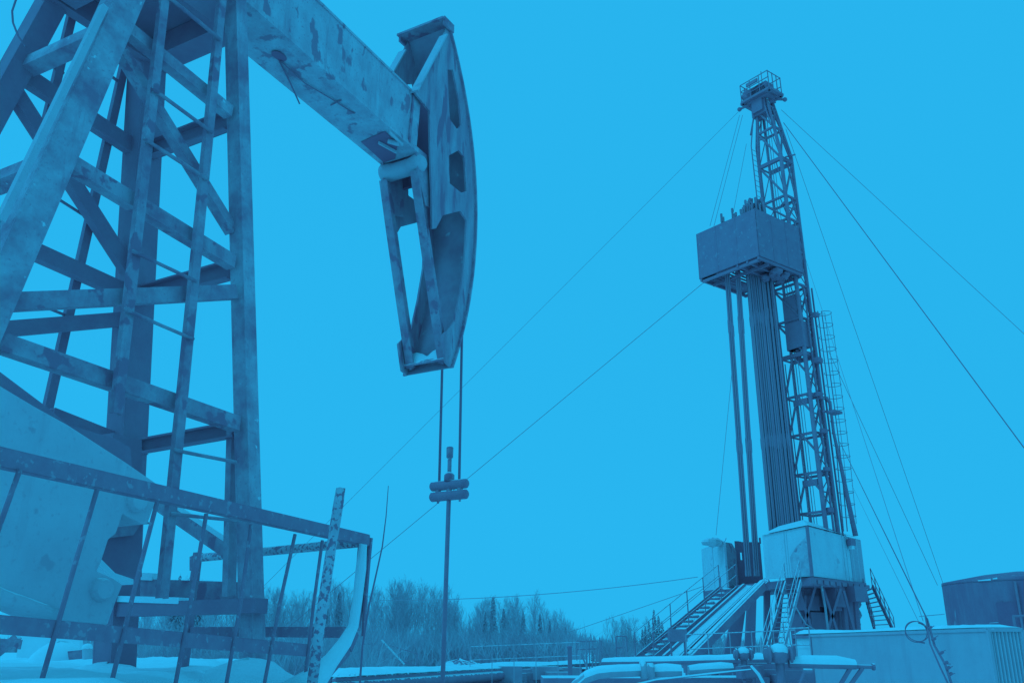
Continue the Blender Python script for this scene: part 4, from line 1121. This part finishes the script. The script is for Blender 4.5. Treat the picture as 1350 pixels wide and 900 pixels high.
snowpipe(P, .10, 'fat curved elbow pipe with thick snow bending down at the centre bottom', 'pipe', .2, flange=(1,))
P = [aty(x, y, 17.5) for x, y in ((858, 885), (878, 884), (898, 884))]
snowpipe(P, .105, 'stubby snow-topped pipe section right of the curved elbow', 'pipe', .25, flange=(0,))
P = [aty(x, y, 18) for x, y in ((908, 883), (935, 881), (966, 880))]
snowpipe(P, .085, 'short snowed-over pipe section nearest the dark valve block', 'pipe', .3)
P = [aty(x, y, 16.5) for x, y in ((740, 925), (865, 896), (990, 882))]
snowpipe(P, .013, 'thin pipe slanting up from bottom centre to the valve block', 'pipedrk', .9)
P = [aty(x, y, 17) for x, y in ((1040, 874), (1080, 875), (1128, 876))]
hp = snowpipe(P, .075, 'horizontal pipe with a long snow crust in front of the container door', 'pipedrk', 1.1)
m = MB(); m.tube([aty(1128, 878, 17), aty(1151, 878.5, 17)], .035, 8); m.tube([aty(1150, 878.5, 17), aty(1153, 878.5, 17)], .06, 8)
m.bar(aty(1121, 880, 17), aty(1100, 915, 17), .06, .06); m.bar(aty(1137, 880, 17), aty(1112, 915, 17), .06, .06); m.tube([aty(1058, 886, 16.6), aty(1071, 885.5, 16.6)], .025, 6); m.tube([aty(1060, 886, 16.6), aty(1055, 900, 16.6), aty(1054, 915, 16.6)], .03, 6)
m.build('end_fitting', M['dark'], hp)
def valve(px, py, Y, r, lab):
    root = thing('valve', lab, 'valve', up(aty(px, py, Y), 0))
    c = aty(px, py, Y); m = MB(); m.ball(c, r, 14, 10, (1, 1, 1)); m.tube([c - Vector((r * 1.5, 0, 0)), c + Vector((r * 1.5, 0, 0))], r * .62, 12); m.tube([c - Vector((r * 1.25, 0, 0)), c - Vector((r * 1.0, 0, 0))], r * .95, 14); m.tube([c + Vector((r * 1.0, 0, 0)), c + Vector((r * 1.25, 0, 0))], r * .95, 14)
    m.tube([c, up(c, 0)], r * .45, 10); m.build('body', M['rig'], root, True)
    m = MB(); m.ball(c + Z * r * .28, r * .98, 14, 8, (1.05, 1, .85), .03); m.build('snow_cap', M['snow'], root, True)
valve(980, 862, 18, .12, 'snow-capped valve, smaller of the rounded pair on the pipeline')
valve(1027, 862, 17, .17, 'snow-capped valve, larger of the rounded pair beside the container door')
m = MB(); random.seed(4)
for i in range(22):
    x = random.uniform(985, 1058); y = random.uniform(884, 925); m.box(aty(x, y, 17.4 + random.uniform(0, 1)), ((1, .2, 0), (-.2, 1, 0), Z), (random.uniform(.06, .2), .12, random.uniform(.06, .18)))
m.tube([aty(993, 876, 17), aty(1003, 890, 17), aty(1014, 915, 17)], .03, 6)
m.box(aty(1020, 890, 18), ((1, 0, 0), (0, 1, 0), Z), (.5, .2, .22)); m.box(aty(1024, 905, 18), ((1, 0, 0), (0, 1, 0), Z), (.62, .3, .3))
single(m, 'valve_block', M['dark'], 'dark cluster of fittings under the two snow-capped valves', 'machinery')
m = MB(); m.tube([aty(990, 877, 16.6), aty(1000, 888, 16.6), aty(1014, 915, 16.6)], [.02, .028, .032], 8); single(m, 'snowy_hose', M['snow'], 'snow-crusted hose dropping from the smaller valve to the bottom edge', 'hose', smooth=True)
m = MB()
for (x, y) in ((905, 892), (925, 895), (948, 893), (960, 899), (1030, 899), (1045, 894), (880, 899)): m.ball(aty(x, y, 16), .06, 8, 5, (1.8, 1, .4), .2)
m2 = MB(); m2.abox((aty(716, 900, 18).x, 18.0, 0), (aty(1062, 900, 18).x, 19.6, 1.2)); 
single(m2, 'skid_tank', M['dark'], 'low dark steel skid along the bottom edge below the pipes', 'skid', bevel=.02)
# long stacks of pipe on racks under snow
rk = thing('pipe_rack', 'long low rack of dark pipes under an even blanket of snow, left of centre', 'pipe rack', up(aty(600, 890, 24), 0))
RKa, RKb = atz(441, 889, 1.12), atz(792, 871.5, 1.12)
rd = (RKb - RKa).normalized(); rn = rd.cross(Z); rn = rn if rn.dot(CAM - RKa) > 0 else -rn
m = MB(); 
for j in range(7):
    m.tube([RKa - rn * (j * .16) - Z * .12, RKb - rn * (j * .16) - Z * .12], .075, 8)
m.tube([RKa + rn * .02 - Z * .32, RKa.lerp(RKb, .80) + rn * .02 - Z * .27], .17, 12)
m.build('pipes', M['pipedrk'], rk, True)
m = MB()
for t in (.02, .3, .6, .9): p = RKa.lerp(RKb, t) - rn * .5; m.bar(p - Z * .3, up(p, 0), .8, .2, rd)
m.bar(RKa - Z * .5 - rn * .1, RKb - Z * .5 - rn * .1, .2, .25); m.build('trestle', M['rigdark'], rk)
m = MB(); nx = 90; ny = 7
for i in range(nx + 1):
    for j in range(ny + 1):
        t = i / nx; w = j / ny; e = max(.12, min(1, 4 * min(w, 1 - w))) * min(1, 14 * min(t + .01, 1 - t + .01))
        p = RKa.lerp(RKb, t) + rn * (.1 - w * 1.35); p.z = RKa.z - .06 + (.15 + .03 * math.sin(t * 14)) * e + random.uniform(-.008, .008); m.v.append(p)
m.f = [(i * (ny + 1) + j, i * (ny + 1) + j + 1, (i + 1) * (ny + 1) + j + 1, (i + 1) * (ny + 1) + j) for i in range(nx) for j in range(ny)]
m.build('snow_blanket', M['snow'], rk, True)
for x, y in ((446, 889), (461, 888.5), (468, 888.3), (474, 888), (484, 889.5), (495, 889), (502, 888), (509, 887.7), (517, 888), (538, 887)): m = MB(); m.ball(onp(x, y, RKa + rn * .14, rn), .028, 8, 6); m.build('snow_knob', M['snow'], rk, True)
low = MB(); q0, q1 = atz(552, 896, .75), atz(716, 887, .75)
rk2 = thing('pipe', 'single pipe lying along the front of the rack with a ridge of snow on it', 'pipe', up(q0, 0))
low.tube([q0, q1], .11, 12); low.build('pipe_body', M['pipedrk'], rk2, True)
low = MB(); low.tube([q0 + Z * .09, q0.lerp(q1, .5) + Z * .11, q1 + Z * .1], [.05, .04, .04], 8); low.ball(q0.lerp(q1, .12) + Z * .2, .2, 10, 7, (1.9, .8, .7), .15); low.build('snow_ridge', M['snow'], rk2, True)
m = MB(); a = RKa + rn * .55; b_ = RKb + rn * .55; m.prism([up(a, 0), up(b_, 0), up(b_, .52), up(a, .62)], -rn * .06); single(m, 'side_board', M['dark'], 'long dark board below the pipe rack along the bottom edge', 'board')
m = MB(); m.bar(up(aty(751, 853, 23), 0), aty(751, 853, 23), .1, .1, (0, 1, 0)); m.ball(aty(751, 852.5, 23), .07, 8, 5, (1, 1, .5))
single(m, 'short_post', M['rigdark'], 'short dark post at the right end of the snowy pipe rack', 'post')
# thin fences
def fence(x0, y0, x1, y1, Y0_, Y1_, n, drop, lab, mat='riglight', rows_=(0, 1), r=.022):
    root = thing('rail_fence', lab, 'fence', up(aty((x0 + x1) / 2, y0, Y0_), 0))
    a, b_ = aty(x0, y0, Y0_), aty(x1, y1, Y1_)
    for k in rows_:
        m = MB(); m.tube([a - Z * drop * k, b_ - Z * drop * k], r, 5); m.build('rail', M[mat], root)
    for i in range(n):
        p = a.lerp(b_, i / (n - 1)); m = MB(); m.tube([p, up(p, 0)], r, 5); m.build('post', M[mat], root)
fence(620, 852, 764, 846, 32, 32, 6, .42, 'pale thin tube fence in front of the central trees', 'pipe', r=.013)
fence(904, 836, 1048, 830, 38, 38, 6, .55, 'pale thin tube fence crossing below the pipe slide', 'riglight')
fence(1040, 828, 1066, 827, 30, 30, 2, .5, 'short pale railing at the container corner by the steep stair', 'riglight')
fence(478, 848, 500, 848, 40, 40, 2, .5, 'small dark gate frame before the trees left of the rod', 'rig')
fence(506, 848, 550, 861, 42, 42, 3, .5, 'low dark fence piece before the trees beside the gate frame', 'rig')
fence(760, 845, 793, 844, 45, 45, 3, .35, 'low dark fence in the gap between the tree groups', 'rig')
fence(812, 838, 826, 838, 40, 40, 2, .45, 'square dark hoop frame left of the long rig stair', 'rig')
m = MB(); m.tube([aty(503, 843, 35), aty(533, 875, 35)], .035, 6); single(m, 'leaning_pole', M['snow'], 'pale pole leaning across before the trees left of the rod', 'pole')
m = MB(); 
for (x, y, r) in ((597, 866, .9), (606, 863, 1.1), (618, 864, 1.0), (630, 866, .9), (640, 867, .8)): p = aty(x, y, 36); m.ball(up(p, .3), r, 12, 8, (1.2, 1, .95 if r > .85 else .8), .08)
single(m, 'dark_heap', M['rig'], 'low dark heap in front of the trees just right of the rod', 'heap')
m = MB()
for i in range(26):
    x = random.uniform(655, 750); p = aty(x, 862, random.uniform(34, 42)); m.box(up(p, random.uniform(.2, .9)), ((1, .1, 0), (-.1, 1, 0), Z), (random.uniform(.3, .9), .4, random.uniform(.1, .35)))
single(m, 'timber_pile', material('snowy_timber', .12, .3, 2, snow=.9), 'scattered low pile of snowy timber before the central trees', 'timber')
random.seed(9); msc = material('snowy_scrap', .12, .3, 2, snow=.9)
for i in range(24):
    x = random.uniform(772, 850); p = aty(x, 860, random.uniform(38, 52)); a = up(p, 0); m = MB(); m.bar(a, a + Vector((random.uniform(-.8, .8), 0, random.uniform(.8, 2.2))), .06, .06)
    if i % 3 == 0: m.box(a + Z * .3, ((1, 0, 0), (0, 1, 0), Z), (.4, .3, .3))
    single(m, 'scrap_stake', msc, 'thin scrap stake in the low yard clutter left of the long rig stair foot', 'scrap', 'scrap stakes left of the long rig stair')
m = MB()
for i in range(16):
    x = random.uniform(915, 960); p = aty(x, 862, random.uniform(60, 66)); m.box(up(p, random.uniform(.3, 1.6)), ((1, .1, 0), (-.1, 1, 0), Z), (random.uniform(.4, 1), .4, random.uniform(.2, .5)))
single(m, 'equipment_stack', M['rig'], 'low stack of equipment seen under the pipe slide', 'equipment')

# ------------------------------------------------------------------ trees
def add_twig(mb, p, d, L, r, lev, rng, n=3):
    k = 4 if lev < 2 else 3
    pts = [p]; dd = d.copy(); rr = [r]
    for i in range(k):
        dd = (dd + Vector((rng.uniform(-.12, .12), rng.uniform(-.12, .12), .10 + (.05 if lev else 0)))).normalized()
        pts.append(pts[-1] + dd * L / k); rr.append(r * (1 - (i + 1) / (k + .35)))
    mb.tube(pts, rr, 5 if lev == 0 else 3, False)
    return pts, rr
def birch(rng, h):
    mb = MB(); trunk, tr = add_twig(mb, Vector((0, 0, 0)), Vector((rng.uniform(-.05, .05), rng.uniform(-.05, .05), 1)).normalized(), h, h * .011, 0, rng)
    nb = rng.randint(22, 30)
    crown = MB()
    for i in range(nb):
        t = .22 + .76 * (i / nb) ** .9; seg = min(len(trunk) - 2, int(t * (len(trunk) - 1))); f = t * (len(trunk) - 1) - seg; p = trunk[seg].lerp(trunk[seg + 1], f)
        a = rng.uniform(0, 6.283); L = h * (.34 * (1 - t) ** .7 + .08) * rng.uniform(.7, 1.2)
        d = Vector((math.cos(a), math.sin(a), rng.uniform(.9, 1.9))).normalized()
        bp, br_ = add_twig(crown, p, d, L, .028 * (1.25 - t), 1, rng)
        for j in range(9):
            s = rng.uniform(.2, 1); q = bp[min(3, int(s * 4))].lerp(bp[min(4, int(s * 4) + 1)], (s * 4) % 1)
            a2 = rng.uniform(0, 6.283); d2 = (d + Vector((math.cos(a2), math.sin(a2), rng.uniform(.1, .9))) * .8).normalized()
            tp, _ = add_twig(crown, q, d2, L * rng.uniform(.25, .5), .012, 2, rng)
            for k in range(4):
                a3 = rng.uniform(0, 6.283); d3 = (d2 + Vector((math.cos(a3), math.sin(a3), rng.uniform(-.2, .6))) * .8).normalized()
                e = tp[rng.randint(1, 3)]; e2 = e + d3 * L * rng.uniform(.1, .24); w = Vector((.007, .007, 0))
                crown.add([e - w, e + w, e2], [(0, 1, 2)])
    return mb, crown
def spruce(rng, h):
    mb = MB(); mb.tube([Vector((0, 0, 0)), Vector((0, 0, h))], [h * .014, .01], 5, False)
    cr = MB(); nl = int(h * 4.2)
    for i in range(nl):
        t = .06 + .94 * i / nl; z = h * t; R_ = h * .17 * (1 - t) ** .85 + .05
        for j in range(9):
            a = rng.uniform(0, 6.283); L = R_ * rng.uniform(.65, 1.1); d = Vector((math.cos(a), math.sin(a), rng.uniform(-.45, -.1)))
            p = Vector((0, 0, z)); e = p + d * L; side = Vector((-d.y, d.x, 0)) * L * .20
            mid_ = p + d * L * .55
            cr.add([p, mid_ + side + Z * .02, e, mid_ - side - Z * .05], [(0, 1, 2), (0, 2, 3)])
            for k in range(3):
                q = p.lerp(e, rng.uniform(.3, 1)); s2 = side * rng.uniform(-1.6, 1.6); cr.add([q, q + s2 + Z * -.12, q + d * .12 - Z * .2], [(0, 1, 2)])
    return mb, cr
rng = random.Random(5)
lib = []
for i in range(7):
    t, c_ = birch(rng, 10); root = thing('birch_tree', 'bare birch with fine upswept twigs in the far tree line', 'tree', (0, 0, 0), 'bare birches of the far tree line')
    t.build('trunk', M['bark'], root); c_.build('crown', M['bark'], root); lib.append(root)
slib = []
for i in range(3):
    t, c_ = spruce(rng, 8); root = thing('spruce_tree', 'dark pointed spruce among the bare trees of the far tree line', 'tree', (0, 0, 0), 'spruces of the far tree line')
    t.build('trunk', M['bark'], root); c_.build('crown', M['spruce'], root); slib.append(root)
used = set()
def place(src, x, y, s, label=None, group=None):
    if src.name not in used: used.add(src.name); o = src
    else:
        o = src.copy(); COL.objects.link(o)
        for ch in src.children:
            c_ = ch.copy(); COL.objects.link(c_); c_.parent = o
    o.location = (x, y, 0); o.scale = (s * .95, s * .95, s); o.rotation_euler = (0, 0, rng.uniform(0, 6.28))
    if label: o['label'] = label
    if group: o['group'] = group
prof_x = [185, 230, 300, 345, 400, 440, 490, 520, 560, 590, 615, 640, 670, 700, 725, 745, 765]
prof_y = [772, 760, 768, 772, 776, 762, 772, 758, 768, 775, 796, 783, 785, 778, 795, 812, 838]
def col2x(px, Y): return (px - 675) / FX * Y * 0.958
for i in range(215):
    px = rng.uniform(180, 760); Y = rng.uniform(85, 140)
    top = float(np.interp(px, prof_x, prof_y)) + abs(rng.gauss(0, 14)) - 2
    h = 1.7 + (857 - top) / FX * Y * .99
    if h < 3: continue
    place(rng.choice(lib), col2x(px, Y), Y, h * .86 / 10)
for px, top, Y in ((690, 800, 95), (664, 795, 98), (712, 802, 90), (650, 778, 105), (725, 812, 95), (232, 745, 70), (262, 765, 75), (248, 775, 72), (575, 830, 90), (432, 795, 90), (446, 770, 95), (600, 800, 96), (745, 822, 100), (640, 800, 97)):
    h = 1.7 + (857 - top) / FX * Y; place(rng.choice(slib), col2x(px, Y), Y, h * .86 / 8)
for px, top in ((862, 808), (855, 822), (872, 822), (846, 832), (836, 838), (880, 830), (868, 815), (850, 828), (890, 835), (905, 836), (940, 838), (925, 835), (790, 842), (780, 845)):
    Y = rng.uniform(100, 120); h = 1.7 + (857 - top) / FX * Y
    place(rng.choice(slib), col2x(px, Y), Y, h / 8, 'dark full spruce in the clump behind the long rig stair', 'spruces behind the long rig stair')
for i in range(22):
    px = rng.choice((rng.uniform(798, 835), rng.uniform(830, 960))); Y = rng.uniform(105, 130); h = 1.7 + (857 - rng.uniform(818, 838)) / FX * Y
    place(rng.choice(lib), col2x(px, Y), Y, h / 10, 'bare birch standing around the spruce clump behind the long rig stair', 'birches behind the long rig stair')
# scrub at the foot of the trees
m = MB(); rs = random.Random(3)
def blades(n, x0, x1, y0, y1, h0, h1, w):
    for i in range(n):
        Y = rs.uniform(y0, y1); X = col2x(rs.uniform(x0, x1), Y); h = rs.uniform(h0, h1)
        a = rs.uniform(-.7, .7); e = Vector((X + math.sin(a) * h, Y + rs.uniform(-.3, .3), math.cos(a) * h)); ww_ = w * rs.uniform(.6, 1.4)
        m.v += [Vector((X - ww_, Y, 0)), Vector((X + ww_, Y, 0)), e]; k = len(m.v); m.f.append((k - 3, k - 2, k - 1))
        q = Vector((X, Y, 0)).lerp(e, rs.uniform(.3, .7)); a2 = a + rs.choice((-.6, .6)); e2 = q + Vector((math.sin(a2), 0, math.cos(a2))) * h * .5
        m.v += [q - Vector((ww_ * .6, 0, 0)), q + Vector((ww_ * .6, 0, 0)), e2]; k = len(m.v); m.f.append((k - 3, k - 2, k - 1))
blades(26000, 160, 760, 60, 110, 1.2, 3.6, .035)
blades(9000, 150, 500, 30, 55, 1.2, 3.0, .018)
blades(5000, 790, 980, 95, 120, 1, 3.0, .04)
me = bpy.data.meshes.new('scrub'); me.from_pydata(m.v, [], m.f); me.materials.append(M['scrub'])
o = bpy.data.objects.new('scrub', me); COL.objects.link(o); tag(o, 'dry leafless scrub and brush at the foot of the trees', 'scrub', kind='stuff')
# wooded skyline beyond
m = MB(); rs = random.Random(8)
for i in range(2600):
    X = rs.uniform(-420, 420); Y = rs.uniform(520, 560); h = rs.uniform(4, 9) + 2.2 * math.sin(X * .02) + 1.5 * math.sin(X * .07); w = rs.uniform(.8, 1.8)
    for a in (0, 2.1, 4.2):
        pass
    k = len(m.v); m.v += [Vector((X + w * math.cos(t), Y + w * math.sin(t), 0)) for t in (0, 2.1, 4.2)] + [Vector((X, Y, h))]; m.f += [(k, k + 1, k + 3), (k + 1, k + 2, k + 3), (k + 2, k, k + 3)]
me = bpy.data.meshes.new('far_wood'); me.from_pydata(m.v, [], m.f); me.materials.append(material('far_wood_tone', .35, .5, .1, bump=0))
o = bpy.data.objects.new('far_wood', me); COL.objects.link(o); tag(o, 'low distant wood along the horizon', 'wood', kind='stuff')
